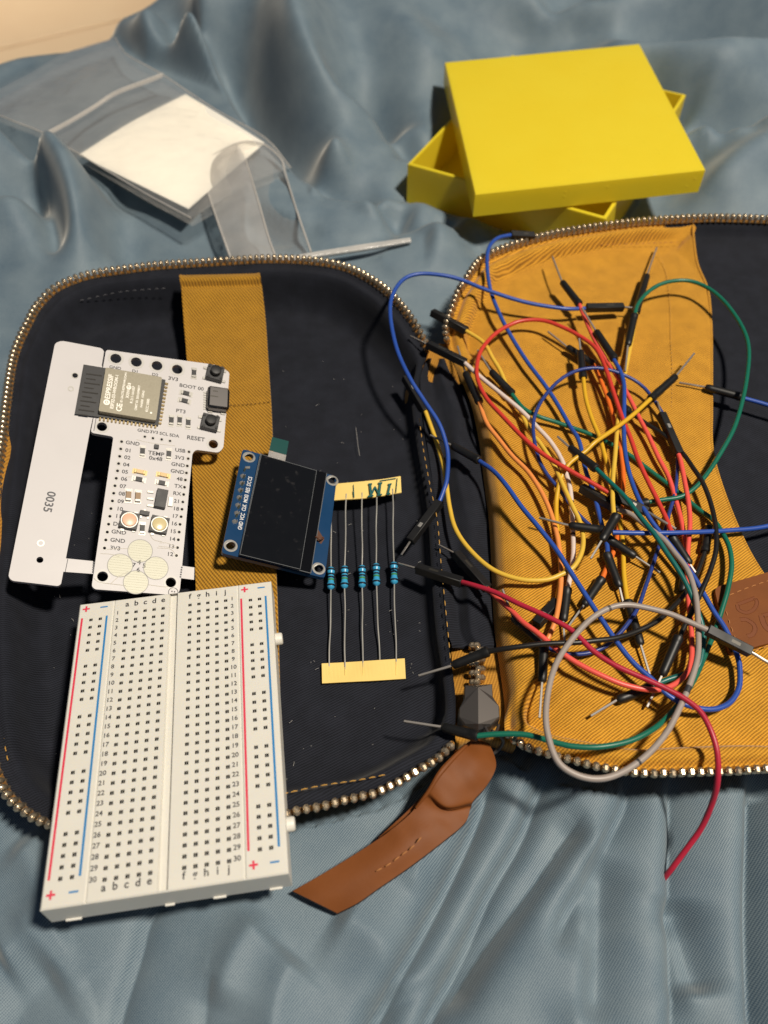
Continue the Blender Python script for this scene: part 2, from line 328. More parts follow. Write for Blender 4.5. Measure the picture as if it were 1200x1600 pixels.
# ridge: pixels, height, width at left, width at right (looking along the polyline), taper at both ends
FOLDS = [                                    # crests, valleys and flats of the sheet behind the pouch: pixels with heights
 [(300,-40,26),(310,15,34),(365,55,44),(420,110,48),(455,180,40),(480,262,15)], [(215,0,16),(262,45,14),(315,100,5),(350,150,4),(385,205,4),(430,245,4),(470,290,3)],
 [(430,-40,42),(450,20,39),(490,80,32),(525,140,22),(545,190,15)], [(520,-30,30),(535,30,25),(570,90,16),(610,135,11),(660,165,9),(700,185,6)], [(600,-40,30),(630,20,28),(660,60,25),(690,105,17),(700,140,10)],
 [(690,-40,28),(780,-5,26),(900,5,27),(1020,-5,29),(1150,0,28),(1320,-10,28)], [(690,40,20),(770,45,17),(860,55,14),(930,50,18),(960,25,24)], [(860,30,18),(900,15,20),(935,5,25)],
 [(960,62,22),(1020,66,25),(1100,60,28),(1200,57,28),(1330,60,27)], [(1000,106,8),(1040,104,6),(1120,98,5),(1200,100,4),(1330,108,6)], [(1010,128,12),(1040,122,17),(1085,113,21),(1150,104,23),(1195,109,20),(1240,125,16),(1330,140,15)], [(1060,150,14),(1120,146,15),(1200,150,13),(1330,160,13)],
 [(1040,188,12),(1070,180,17),(1110,173,20),(1180,172,20),(1330,178,19)], [(1070,214,1),(1100,212,0),(1150,208,0),(1210,196,4),(1330,190,10)], [(1075,236,4),(1100,226,9),(1130,219,12),(1170,219,10)], [(1085,262,0),(1110,254,0),(1140,240,1)], [(1095,290,4),(1115,272,10),(1150,242,15),(1200,208,19),(1330,170,22)],
 [(1150,310,6),(1200,280,9),(1330,250,10)], [(1040,300,-4),(1060,340,-3),(1140,345,0),(1330,345,2)],
 [(560,165,13),(605,188,10),(655,207,7)], [(535,232,15),(520,205,20)], [(548,212,-3),(580,228,-6),(610,248,-6),(636,270,-4)], [(545,250,9),(585,266,6),(622,285,6)], [(575,206,10),(620,222,7),(648,240,6)],
 [(484,282,15),(520,281,17),(560,284,17),(610,287,14),(655,298,10)], [(490,298,2),(510,322,-2),(545,344,-3),(590,362,-4),(624,378,-4)], [(520,300,10),(560,318,8),(600,338,6)], [(470,325,6),(510,352,6),(550,370,4),(600,385,3)], [(630,305,5),(629,335,-2),(628,360,-4)], [(648,312,7),(645,340,8),(638,362,5)],
 [(655,345,11),(690,335,12),(730,338,10),(780,352,5)], [(650,375,0),(690,390,-4),(740,396,-3)], [(600,402,6),(660,412,7),(740,412,2)], [(570,425,3),(640,432,4),(700,432,3)],
 [(-80,90,4),(0,118,8),(60,95,10),(110,55,9),(170,25,12)], [(175,70,12),(215,35,22),(240,10,24)], [(250,75,20),(285,95,18),(325,118,13)], [(150,100,10),(200,112,9),(260,130,8)],
 [(-60,150,6),(100,170,7),(200,180,7),(300,230,7),(390,275,6)], [(150,215,7),(220,260,6),(330,305,4),(450,350,3)], [(320,350,2),(400,385,2),(520,395,3)],
 [(-80,192,16),(-20,197,18),(25,207,22),(70,230,27),(105,272,26),(128,330,19),(138,410,9)], [(-60,235,6),(0,246,4),(42,264,4),(66,297,3),(80,345,2),(92,410,1)], [(-80,325,12),(-20,312,16),(20,302,18),(46,312,16),(56,360,12),(60,430,7)], [(-80,420,6),(0,400,8),(30,380,10)],
 [(122,248,20),(145,272,19),(152,310,16),(154,360,10),(155,410,6)], [(160,300,6),(168,340,4),(172,400,2)], [(205,335,3),(250,370,1),(300,395,0)], [(-200,180,-2),(-150,300,6),(-120,420,5)]]
def densify():
    o = []
    for l in FOLDS:
        q = np.array([P(p[0], p[1], 6+(p[2]-6)*1.28) for p in l]); n = max(3, int(np.linalg.norm(np.diff(q, axis=0), axis=1).sum()/7)); o.append(cr(q, n))
    return np.vstack(o)
_fw = None
def far_z(x, y):
    global _fw
    p = densify(); c2 = 30.0
    if _fw is None:
        K = np.sqrt(((p[:, None, :2]-p[None, :, :2])**2).sum(2)+c2); n = len(p); A = np.ones((n+1, n+1)); A[:n, :n] = K-np.eye(n)*1.5; A[n, n] = 0; _fw = np.linalg.solve(A, np.r_[p[:, 2], 0])
    z = np.full(x.shape, _fw[-1])
    for k in range(len(p)): z = z+_fw[k]*np.sqrt((x-p[k, 0])**2+(y-p[k, 1])**2+c2)
    return np.clip(z, -12, 70)
RIDGES = [
 # near part: soft swellings
 ([(470,1490),(440,1540),(420,1640)], 5.6, 8, 6, .2), ([(520,1420),(600,1480),(640,1560)], 4.8, 7, 8, .2), ([(330,1580),(370,1480),(420,1420)], 4.8, 6, 6, .25),
 ([(10,1300),(60,1360),(90,1440)], 4.8, 6, 7, .25), ([(-20,1640),(30,1560),(90,1500)], -5, 12, 9, .25), ([(-20,1500),(40,1455),(90,1420)], 4.8, 6, 7, .2),
 ([(690,1595),(760,1480),(830,1390),(900,1290),(925,1262)], -7.2, 3, 5, .15), ([(905,1420),(930,1330),(960,1270)], 4.0, 3, 4, .3),
 ([(950,1320),(943,1420),(935,1520),(930,1620)], -7.2, 5, 6, .2), ([(925,1390),(912,1480),(900,1640)], 3.2, 4, 4, .2), ([(1070,1390),(1080,1470),(1105,1560)], -6.4, 6, 5, .2), ([(1060,1420),(1072,1500),(1100,1600)], 3.2, 4, 4, .25),
 ([(660,1290),(655,1360),(640,1400)], 2.6, 5, 2.5, .3),
]
# knife pleats: the left layer lies over the right one: pixels, rise of the upper layer, width of the rise, gap
PLEATS = [
 ([(768,1180),(745,1262),(700,1362),(655,1450),(575,1600),(540,1680)], 9.0, 2.2, 1, 5.5),
 ([(858,1180),(835,1240),(812,1300),(765,1380),(730,1460),(690,1540),(655,1612),(625,1680)], 8.0, 2.2, 1, 5.5),
 ([(985,1180),(975,1250),(945,1310),(920,1355),(880,1430),(855,1490)], 5.5, 2.2, 1, 7),
 ([(1047,1170),(1047,1280),(1045,1360),(1046,1480),(1048,1690)], 4.0, 2.0, 3.5, 9),
 ([(1183,1170),(1182,1280),(1180,1400),(1184,1520),(1192,1690)], 11.0, 2.0, 3.0, 8),
 ([(262,1380),(222,1430),(205,1490),(175,1580),(150,1680)], 3.2, 2.5, 1, 5), ([(120,1530),(135,1570),(150,1660)], .6, 3, .3, 5), ([(322,1520),(312,1570),(305,1660)], 1.3, 2.5, .4, 3),
]
EDGE_A, EDGE_B = P(290, 0, 20)[:2], P(0, 98, 10)[:2]
def cloth_z(x, y):
    far = np.clip((y-215)/45, 0, 1); far = far*far*(3-2*far); z = (wob(x, y, 34, 3)*1.3+wob(x, y, 13, 9)*.4)*(1-far)
    fz = np.zeros(x.shape); m = y > 214; fz[m] = far_z(x[m], y[m]); z = z+far*(fz+wob(x, y, 11, 12)*.7)
    for pts, a, wl, wr, tp in RIDGES:
        d, s, t = seg_dist(x, y, px2(pts, max(a, 0)*.8)); down = abs(pts[-1][1]-pts[0][1]) > .6*abs(pts[-1][0]-pts[0][0]); w = np.where(s > 0, wr, wl) if down else np.where(s > 0, wl, wr)
        e = np.clip(np.minimum(t, 1-t)/tp, 0, 1); e = e*e*(3-2*e); r = np.sqrt(d*d+1.6)/w
        z = z+a*np.exp(-r**1.35)*e
    for pts, B, wl, G, wr in PLEATS:
        d, s, t = seg_dist(x, y, px2(pts)); e = np.clip(np.minimum(t+.05, 1-t)/.18, 0, 1); e = e*e*(3-2*e); s = np.where(s > 0, d, -d)
        k = np.clip(s/1.7, 0, 1); k = k*k*(3-2*k)
        z = z+np.where(s < 0, -B*np.exp(np.minimum(s, 0)/wl), np.where(s < 1.7, -B-G*k, -(B+G)*np.exp(-np.maximum(s-1.7, 0)/wr)))*e
    return z
def sheet():
    xs = np.r_[np.linspace(-400, -150, 84)[:-1], np.linspace(-150, 150, 560)[:-1], np.linspace(150, 420, 90)]
    ys = np.r_[np.r_[np.linspace(-90, 5, 40)[:-1], np.linspace(5, 95, 160)[:-1]], np.linspace(95, 620, 270), 700, 800]
    x, y = np.meshgrid(xs, ys); z = cloth_z(x, y)
    for o in (LO, RO):
        c = o.mean(0)[:2]; ii = inside(x, y, o); d = np.full(x.shape, 1e9)
        for q in o[::4]: d = np.minimum(d, np.hypot(x-q[0], y-q[1]))
        k = np.clip(d/9, 0, 1)*ii; z = z*(1-k)+(-5)*k
    near = np.clip((130-np.hypot(x-2, y-165))/40, 0, 1); hing = np.clip((24-np.abs(x-15))/8, 0, 1)*np.clip((y-80)/10, 0, 1)*np.clip((222-y)/14, 0, 1); z = z*(1-hing)+(-4)*hing
    bq = [P(637, 256, 17), P(947, 342, 17), P(1072, 148, 17)]; bq.append(bq[0]+bq[2]-bq[1]); bcn = sum(bq)/4
    ib = inside(x, y, [bcn+(q-bcn)*1.03 for q in bq]); db = np.full(x.shape, 1e9)
    for i in range(4): db = np.minimum(db, seg_dist(x, y, np.array([bq[i][:2], bq[(i+1) % 4][:2]]))[0])
    k = np.exp(-(db/9)**2); z = z*(1-k)+np.minimum(z, -1)*k; z = np.where(ib, -4, z)
    bp = [P(q[0], q[1], 9)[:2] for q in ((-60,150),(60,85),(160,45),(225,95),(330,135),(460,225),(480,300),(660,366),(660,410),(340,420),(260,345),(110,255),(60,222),(-60,205))]
    ib = inside(x, y, bp); db = np.full(x.shape, 1e9)
    for i in range(len(bp)): db = np.minimum(db, seg_dist(x, y, np.array([bp[i], bp[(i+1) % len(bp)]]))[0])
    k = np.where(ib, 1, np.exp(-(db/5)**2)); z = np.where(z > 5, z*(1-k)+k*(5+3*np.tanh((z-5)/12)), z)
    # the side of the bed
    d = nrm(EDGE_B-EDGE_A); nn = np.array([-d[1], d[0]]); nn = nn if nn @ np.array([-1, 1]) > 0 else -nn
    s = (x-EDGE_A[0])*nn[0]+(y-EDGE_A[1])*nn[1]+wob(x, y, 45, 4)*5-2; drop = np.where(s > 0, -np.minimum(s*s*.05, 3.2*s), 0)
    z = np.maximum(z+drop, -235)
    g = np.stack([x, y, z], 2); o = MB().grid(g).obj('bed_sheet', M['cloth'], angle=180); o['kind'] = 'structure'; o['label'] = 'rumpled blue grey cotton sheet under everything'; return o
sheet()
fb = np.array([-400., 900, -500]); fl = MB().box((-200, 1300, -262), (1, 0, 0), (0, 1, 0), (0, 0, 1), 3000, 3200, 20).obj('floor', M['grout']); fl['kind'] = 'structure'
tile_me = None
ca, sa = math.cos(.55), math.sin(.55)
for i in range(-3, 3):
    for j in range(-2, 4):
        c = np.array([-330+(i*ca-j*sa)*303, 980+(i*sa+j*ca)*303, -250.5])
        if tile_me is None:
            o = MB().box((0, 0, 0), (ca, sa, 0), (-sa, ca, 0), (0, 0, 1), 297, 297, 6, 1.2).obj('floor_tile', M['tile'], fl, base=np.zeros(3)); tile_me = o.data
        else: o = bpy.data.objects.new('floor_tile', tile_me); COL.objects.link(o); o.parent = fl
        o.location = Vector(c)*S

# ------------------------------------------------------------------ the open pouch
pouch = thing('zip_pouch', 'open mustard and navy zip pouch lying flat on the blue sheet with electronics in it', 'pouch', P(740, 900, -3))
def inward(o, inset_frac=.42):
    c = o[:, :2]; x0, x1, y0, y1 = c[:, 0].min(), c[:, 0].max(), c[:, 1].min(), c[:, 1].max(); r = (x1-x0)*inset_frac
    cx = (x0+x1)/2; cy = np.clip(c[:, 1], y0+r, y1-r); return np.stack([np.full(len(c), cx), cy], 1)
def ringloft(o, rings, zfun, cen):
    """rings: inset distances; zfun(d, frac, xy) gives heights; closes on the centre line"""
    g = []; v = cen-o[:, :2]; Lg = np.linalg.norm(v, axis=1); u = v/Lg[:, None]
    for d in rings:
        dd = np.minimum(d, Lg) if d >= 0 else d; xy = o[:, :2]+u*(np.ones(len(o))*dd)[:, None]; g.append(np.c_[xy, zfun(d, xy, o[:, 2])])
    for f in np.linspace(0, 1, 16)[1:]:
        d0 = np.minimum(rings[-1], Lg); xy = o[:, :2]+u*(d0+(Lg-d0)*f)[:, None]; g.append(np.c_[xy, zfun(999, xy, o[:, 2])])
    return np.array(g)
cenL = inward(LO); cenR = inward(RO)
def zl(d, xy, zr):
    n = wob(xy[:, 0], xy[:, 1], 9, 31)*.55+wob(xy[:, 0], xy[:, 1], 4, 32)*.18
    ds = [0, 1, 2.5, 4.0, 5.5, 6.5, 8, 10, 12.5, 17]; zp = [0, -.6, -1.8, -.9, -2.0, -5, -10, -15, -17.3, -18]
    n = n+wob(xy[:, 0], xy[:, 1], 15, 33)*.5
    if d > 900: return n*.8+.5
    k = np.interp(d*(1+1.3*(1-LF)), ds, zp); z = zr+k*zr/18
    return np.maximum(z, .3)+n*min(d/5, 1)
MB().grid(ringloft(LO, [0, 1, 2, 3, 4, 5, 6, 7, 8, 9.5, 11, 12.5, 14, 16, 18, 21, 25], zl, cenL), closed_u=True).obj('navy_lining', M['navy'], pouch, angle=180)
def zr_(d, xy, zr):
    n = wob(xy[:, 0], xy[:, 1], 14, 41)*.8
    if d > 900: return 9+n
    k = np.interp(d, [0, 1.5, 3, 6, 10, 20], [-.6, -2.6, -5.5, -7.5, -9, -11]); return np.where(zr > 12, zr+k, np.minimum(zr-1, 4))+n*min(d/6, 1)*.6
MB().grid(ringloft(RO, [0, 1, 2, 3, 4, 5, 6, 7, 8, 10, 12, 16, 20, 25], zr_, cenR), closed_u=True).obj('navy_lining', M['navy'], pouch, angle=180)
def tape_inside(o, sel):
    tw = np.zeros(len(o)); tw[sel] = np.clip(2.2*np.sin(np.linspace(0, math.pi, len(sel))), 0.02, 1)
    c = inward(o); u = c-o[:, :2]; u /= np.linalg.norm(u, axis=1)[:, None]; g = []
    for d, z in ((.1, -.3), (1.2, -.9), (2.4, -1.9), (3.0, -3.0)): g.append(np.c_[o[:, :2]+u*d*tw[:, None], o[:, 2]+z*tw+.35*tw])
    g = np.array(g)[:, sel]; return MB().grid(g)
pxs = np.array([[600+FPX*((q-CP)@CR)/((q-CP)@CF), 800-FPX*((q-CP)@CU)/((q-CP)@CF)] for q in LO])
sel = np.where((pxs[:, 0] < 60) & (pxs[:, 1] > 640) & (pxs[:, 1] < 1190))[0]
tape_inside(LO, sel).obj('zipper_tape', M['mustard_canvas'], pouch, angle=180)
# outer shells
def shell(o, fl):
    c = inward(o); g = []
    for d, z in ((.2, -.2), (-.3, -1.0), (.3, -2.6), (2.2, -6), (4.5, -11), (7, -16), (12, -20.5)):
        u = c-o[:, :2]; u /= np.linalg.norm(u, axis=1)[:, None]; xy = o[:, :2]+u*(d+2.5*(1-fl))[:, None]; z = z-2.5*(1-fl)
        g.append(np.c_[xy, np.maximum(o[:, 2]+z+wob(xy[:, 0], xy[:, 1], 8, 55)*.25, -4.5+(8-d)*.05)])
    return MB().grid(np.array(g), closed_u=True)
shell(LO, LF).obj('outer_shell', M['mustard_canvas'], pouch, angle=180); shell(RO, RF).obj('outer_shell', M['mustard_canvas'], pouch, angle=180)
# mustard pocket with a piped edge
BND = [(1083,351,18.5),(1084,372,17.5),(1090,412,15),(1106,452,14.5),(1111,500,14),(1112,560,14),(1112,640,14),(1113,700,14),(1130,765,14),(1165,850,14),(1200,908,14),(1245,970,15),(1300,1080,15),(1325,1192,15.5)]
zi = [q for q in RZ if q[0] < 1084 and q[1] < 540]; zb = [(1290,1198,16)]+[q for q in RZ if q[1] > 1140 and q[0] < 1290]
pp = BND+zb+RH+zi; pf = [0]*len(BND)+[1]*len(zb)+[2]*len(RH)+[1]*len(zi)
pw = np.array([P(*q) for q in pp]); NP = 560
kk = cr(np.c_[pw, np.array(pf) == 1, np.array(pf) == 2], NP, True); PO, PZ, PH = kk[:, :3], np.clip(kk[:, 3], 0, 1), np.clip(kk[:, 4], 0, 1)
def pocket_mid(x, y): return 13.0+wob(x, y, 16, 61)*.7+wob(x, y, 6, 62)*.2
xs0 = P(770, 850, 8)[0]
def zp_(d, xy, zr):
    mid = pocket_mid(xy[:, 0], xy[:, 1])
    if d > 900: return mid
    a = zr+np.interp(d, [0, 1, 2, 2.6, 4, 6, 7.4, 8.2, 9, 12], [-.5, -1.2, -2.4, -1.2, .3, -.1, -2.2, -5.0, -5.2, -4.8])
    b = np.full(len(xy), 14.0)+np.minimum(d, 1)*.2; 
    fold = wob(xy[:, 0]*.6, xy[:, 1], 5.5, 63)*.9
    c = zr+(mid-zr)*np.interp(d, [0, .6, 1.5, 3, 5, 8, 12], [0, .35, .62, .86, .97, 1.03, 1.0])+fold*np.interp(d, [0, 3, 9, 20], [.2, 1, .9, 0])
    w = np.interp(d, [8, 22], [0, 1]); tot = PZ+PH; bw = np.clip(1-tot, 0, 1)
    z = a*PZ+c*PH+np.maximum(b, zr-d*.4)*bw; return z*(1-w)+mid*w
cx = P(930, 800, 13)[0]
cenP = np.stack([np.full(NP, cx)+np.clip((150-PO[:, 1])/70, 0, 1)*14, np.clip(PO[:, 1], 118, 250)], 1)
gp = ringloft(PO, [0, .6, 1.2, 1.8, 2.4, 3, 3.6, 4.4, 5.2, 6, 6.8, 7.5, 8.1, 8.6, 9.2, 10.5, 12, 14, 17, 21, 26], zp_, cenP)
pocket = MB().grid(gp, closed_u=True).obj('pocket', M['mustard'], pouch, angle=180)
# hem thickness of the pocket mouth
bm_ = np.array([P(*q) for q in BND]); hp = cr(bm_, 90); MB().tube(hp+np.array([0, 0, -.25]), .55, 8).obj('pocket_hem', M['mustard'], pouch)
# hinge panel
HR = [(560,668,706,9),(590,657,722,8),(640,660,738,7.5),(700,668,750,7),(760,677,758,7),(820,684,764,7),(900,691,768,7),(980,698,773,7),(1008,706,777,7)]
rows = []
for k, (y, a, b, z) in enumerate(HR):
    r = []
    for i, t in enumerate(np.linspace(0, 1, 9)):
        dz = [1.5, .3, -1.6, -1.0, .6, .9, .4, -.8, -3.2][i]; r.append((a+(b-a)*t, y+(2*math.sin(t*9) if 0 < k < 8 else 0), z+dz+.5*math.sin(k*2.1+i*1.7)))
    rows.append(r)
rows.append([(q[0], q[1]+5, q[2]-1.2) for q in rows[-1]]); rows.append([(q[0], q[1]-2, q[2]-3.0) for q in rows[-1]])
hg = smooth_rows(rows, 90, 60); hg[:, :, 2] += wob(hg[:, :, 0]*3, hg[:, :, 1], 6, 71)*.5
MB().grid(hg).obj('hinge_panel', M['navy'], pouch, angle=180)
MB().grid(smooth_rows([[(704,1000,3.2),(742,1000,3.6),(781,1000,3.2)],[(708,1060,4),(747,1060,5),(786,1060,4)],[(711,1110,5),(748,1110,6),(793,1110,5)],[(712,1160,7),(750,1150,6),(806,1160,7)],[(716,1180,-2),(752,1165,-2),(800,1178,-2)]], 40, 24)).obj('zipper_tape', M['mustard_canvas'], pouch, angle=180)
MB().grid(smooth_rows([[(640,545,11),(668,540,11),(712,535,11)],[(648,565,10.5),(675,570,8),(716,575,10)],[(655,590,8),(685,600,6),(722,600,8)]], 12, 16)).obj('zipper_tape', M['mustard_canvas'], pouch, angle=180)
# stitches
def stitches(pts, r, ln, gap, mt, name='stitching', lift=.25, parent=pouch):
    w = cr(np.array([P(*q) for q in pts]), 400); Ls = np.r_[0, np.cumsum(np.linalg.norm(np.diff(w, axis=0), axis=1))]; mb = MB(); s = 0
    at = lambda q: np.array([np.interp(q, Ls, w[:, k]) for k in range(3)])
    while s < Ls[-1]-ln:
        a, b = at(s), at(s+ln); m_ = (a+b)/2; mb.tube([a, m_+[0, 0, lift], b], [r*.6, r, r*.6], 6); s += ln+gap*random.uniform(.8, 1.2)
    return mb.obj(name, mt, parent)
stitches([(655,655,10.6),(662,705,10.6),(672,760,10.6),(683,812,10.6),(689,880,10.6),(696,950,10.8),(701,1000,10.8),(706,1060,11)], .16, 1.7, 1.9, M['thread'])
stitches([(440,1241,16),(500,1228,16.2),(560,1219,16.4),(605,1210,16)], .16, 1.6, .9, M['thread'])
stitches([(8,1090,13.2),(6,1130,13.2),(8,1165,13.2),(14,1195,13.2)], .16, 1.4, 1.4, M['thread'])
stitches([(125,470,14),(160,462,14),(200,455,14.5),(270,450,14.5)], .16, 1.4, 1.5, M['ink_grey'])
stitches([(1026,390,15.4),(1036,412,14.2),(1042,435,13.8),(1047,480,13.8),(1048,530,13.8),(1050,580,13.8),(1049,640,13.8)], .14, 1.1, 1.0, M['thread'])
stitches([(765,416,16.5),(800,400,16.4),(850,391,16.4),(920,384,16.4),(1000,381,16.4),(1078,378,16)], .16, 1.2, 1.4, M['thread_tan'])
# elastic strap
SR = [(430,280,406,20.4,-3),(436,281,407,21,-3),(443,282,408,19.6,-3),(449,283,409,17.6,-3),(456,284,410,17.8,-2),(500,287,415,13.5,0),(560,292,419,11,0),(640,297,424,10.2,-5),(720,300,427,9.8,-5),(850,304,430,9.2,0),(950,307,434,8.6,0),(1100,312,438,8,0),(1235,316,441,10,0)]
g = smooth_rows([[(a+(b-a)*t, y+dy*t, z) for t in (0, .03, .25, .5, .75, .97, 1)] for y, a, b, z, dy in SR], 130, 40)
g[:, :, 2] += wob(g[:, :, 0], g[:, :, 1], 8, 77)*.12; e = np.minimum(np.arange(40), 39-np.arange(40)); g[:, :, 2] += np.where(e < 2, .25, 0)[None]
g2 = g.copy(); g2[:, :, 2] -= 1.1; mb = MB().grid(g); mb.grid(g2)
for k in (0, -1): mb.grid(np.stack([g[:, k], g2[:, k]], 0))
mb.obj('elastic_strap', M['elastic'], pouch, angle=60)
stitches([(358,634,10.9),(390,632,10.9),(424,628,10.9)], .13, 1.0, .5, M['leather_edge'])
# zipper teeth
def tooth_mesh():
    mb = MB(); mb.box((0, 0, .5), (1, 0, 0), (0, 1, 0), (0, 0, 1), 1.75, 2.2, 2.9, .55); mb.box((0, 0, -.9), (1, 0, 0), (0, 1, 0), (0, 0, 1), .9, 2.1, 1.4, .2); return mb
tooth_me = None; TOOTH = []
def put_tooth(p, t, n, up):
    global tooth_me
    if tooth_me is None:
        o = tooth_mesh().obj('zipper_tooth', M['brass'], pouch, base=np.zeros(3)); tooth_me = o.data
    else: o = bpy.data.objects.new('zipper_tooth', tooth_me); COL.objects.link(o); o.parent = pouch
    m = Matrix(((t[0], n[0], up[0]), (t[1], n[1], up[1]), (t[2], n[2], up[2]))).to_4x4(); m.translation = Vector((p-np.array(pouch['base_mm']))*S); o.matrix_local = m
def proj(p):
    d = np.array(p)-CP; return 600+FPX*(d@CR)/(d@CF), 800-FPX*(d@CU)/(d@CF)
def teeth(z, cen_o, lo=None):
    w = cr(np.array([P(*q) for q in z]), 900); Ls = np.r_[0, np.cumsum(np.linalg.norm(np.diff(w, axis=0), axis=1))]; c = cen_o[:, :2].mean(0)
    for s in np.arange(1.2, Ls[-1]-1, 2.36):
        p = np.array([np.interp(s, Ls, w[:, k]) for k in range(3)]); q = np.array([np.interp(s+.5, Ls, w[:, k]) for k in range(3)]); t = nrm(q-p)
        n = np.cross([0, 0, 1.], t); n = n if n[:2] @ (p[:2]-c) > 0 else -n; n = nrm(n); up = nrm(np.cross(t, n)); up = up if up[2] > 0 else -up
        a = random.uniform(.25, .42); up2 = nrm(up*math.cos(a)+n*math.sin(a)); n2 = np.cross(up2, t); X, Y = proj(p)
        if -14 < X < 1214 and not (105 < X < 440 and Y > 1200): put_tooth(p+up*.7+n*.3, t, n2, up2)
teeth(LZ, LO); teeth(RZ, RO)
def tapebead(o, fl):                         # cord of the zipper between the teeth
    mb = MB(); w = cr(np.array([P(*q) for q in o]), 600); return mb.tube(w+np.array([0, 0, -.35]), .75, 8)
M['cord'] = twill('ochre_cord', (.10, .045, .010), (.34, .155, .022), 20, .9, bmp=.2); tapebead(LZ, LF).obj('zipper_cord', M['cord'], pouch); tapebead(RZ, RF).obj('zipper_cord', M['cord'], pouch)
# closed zipper above the slider
for k, y in enumerate(np.arange(1011, 1070, 7.2)):
    p = P(746+(1 if k % 2 else -1)*7-1, y, 6.6); put_tooth(p, np.array([0., 1, 0]), np.array([-1., 0, 0]), np.array([0., 0, 1])); 
    q = P(746+(1 if k % 2 else -1)*2, y, 7.0); put_tooth(q, np.array([0., 1, 0]), np.array([-1., 0, 0]), np.array([0., 0, 1]))
sl = [(726,1071),(769,1069),(770,1089),(780,1104),(781,1122),(768,1134),(747,1141),(726,1134),(716,1122),(717,1108),(725,1092)]
zt = 12.0; mb = MB(); top = [P(x, y, zt) for x, y in sl]; r0, r1 = P(747, 1074, zt+1.7), P(747.5, 1131, zt+1.9)
cen = P(748, 1105, zt); inn = [p+(cen-p)*.05+np.array([0, 0, .55]) for p in top]; bot = [p+np.array([0, 0, -4.5]) for p in top]
n = len(sl); v = top+bot+inn+[r0, r1]; f = [(i, (i+1) % n, n+(i+1) % n, n+i) for i in range(n)]+[(i, (i+1) % n, 2*n+(i+1) % n, 2*n+i) for i in range(n)]
A, B = 3*n, 3*n+1; f += [(2*n+10, 2*n, A), (2*n+9, 2*n+10, A), (2*n+8, 2*n+9, A, B), (2*n+7, 2*n+8, B), (2*n+6, 2*n+7, B), (2*n, 2*n+1, A), (2*n+1, 2*n+2, A), (2*n+2, 2*n+3, A), (2*n+3, 2*n+4, B, A), (2*n+4, 2*n+5, B), (2*n+5, 2*n+6, B), tuple(range(n, 2*n))]
slider = mb.add(v, f).obj('zipper_slider', M['gunmetal'], pouch, angle=14)
mb = MB(); mb.tube(cr([P(758, 1136, 12.5), P(764, 1145, 13), P(775, 1143, 12), P(779, 1133, 10.5)], 20), .42, 8)
mb.tube(cr([P(768, 1142, 12.5), P(782, 1150, 11), P(786, 1160, 9), P(780, 1170, 7), P(770, 1178, 6)], 24), .5, 8); mb.obj('pull_ring', M['gunmetal'], slider)
# leather pull
def strip(rows, th, n=90, m=14, curl=0):
    g = smooth_rows(rows, n, m); g[:, :, 2] += wob(g[:, :, 0], g[:, :, 1], 5, 81)*.3+wob(g[:, :, 0]+g[:, :, 1], (g[:, :, 0]-g[:, :, 1])*.35, 1.6, 82)*.16*np.clip((g[:, :, 1]-52)/10, 0, 1)
    dn = g.copy(); dn[:, :, 2] -= th; mb = MB().grid(g); mb.grid(dn)
    for k in (0, -1): mb.grid(np.stack([g[:, k], dn[:, k]], 0), 1)
    for k in (0, -1): mb.grid(np.stack([g[k], dn[k]], 0), 1)
    return mb
LR = [((457,1392,4.6),(489,1408,5.2),(527,1427,4.2)),((500,1368,6),(530,1390,6.4),(560,1410,5.5)),((545,1341,7),(567,1366,7.6),(590,1389,6.4)),((600,1305,8.5),(620,1332,9),(641,1354,7.4)),((636,1276,9.6),(664,1298,9.4),(692,1315,8.0)),((656,1254,10.8),(690,1277,9.0),(726,1286,7.6)),((664,1245,11.6),(696,1267,9.2),(735,1263,7.8)),((666,1242,12),(697,1264,9.6),(737,1259,8.2)),((668,1239,12.6),(698,1262,11.6),(738,1254,10.2)),((671,1234,13.2),(701,1257,12.2),(742,1248,10.6)),((684,1212,14.6),(716,1237,12.6),(757,1232,10.6)),((703,1190,14.4),(735,1210,13.2),(770,1212,10.8)),((721,1172,13.4),(748,1187,12.8),(775,1196,10.2)),((734,1161,12),(752,1170,11.5),(771,1178,9.6)),((741,1152,10.5),(752,1157,10.5),(764,1162,9.6))]
pull = strip(LR, 1.5, 240, 20).obj('leather_pull', [M['leather'], M['leather_edge']], pouch, angle=60)
mb = MB(); mb.tube(cr([P(*q) for q in ((650,1262,10.6),(670,1236,13.4),(686,1210,15),(704,1189,14.8),(722,1171,13.6),(736,1159,12))], 40), np.r_[np.linspace(.3, .75, 20), np.linspace(.75, .4, 20)], 8); mb.obj('rolled_edge', M['leather'], pull)
strip([((590,1310,5.5),(612,1296,6.4),(630,1300,6.4)),((625,1278,7),(650,1266,8),(660,1272,7.6)),((655,1248,9),(672,1238,10),(682,1246,9)),((690,1205,9),(700,1200,10),(716,1206,9)),((712,1172,9),(728,1170,10),(742,1180,9))], 1.2, 50, 8).obj('strap_underlayer', [M['leather'], M['leather_edge']], pull, angle=60)
stitches([(588,1361,8.6),(607,1351,9.1),(626,1337,9.6),(645,1323,10.2),(660,1306,10.9)], .2, 1.5, .9, M['thread_tan'], 'stitching', .15, pull)
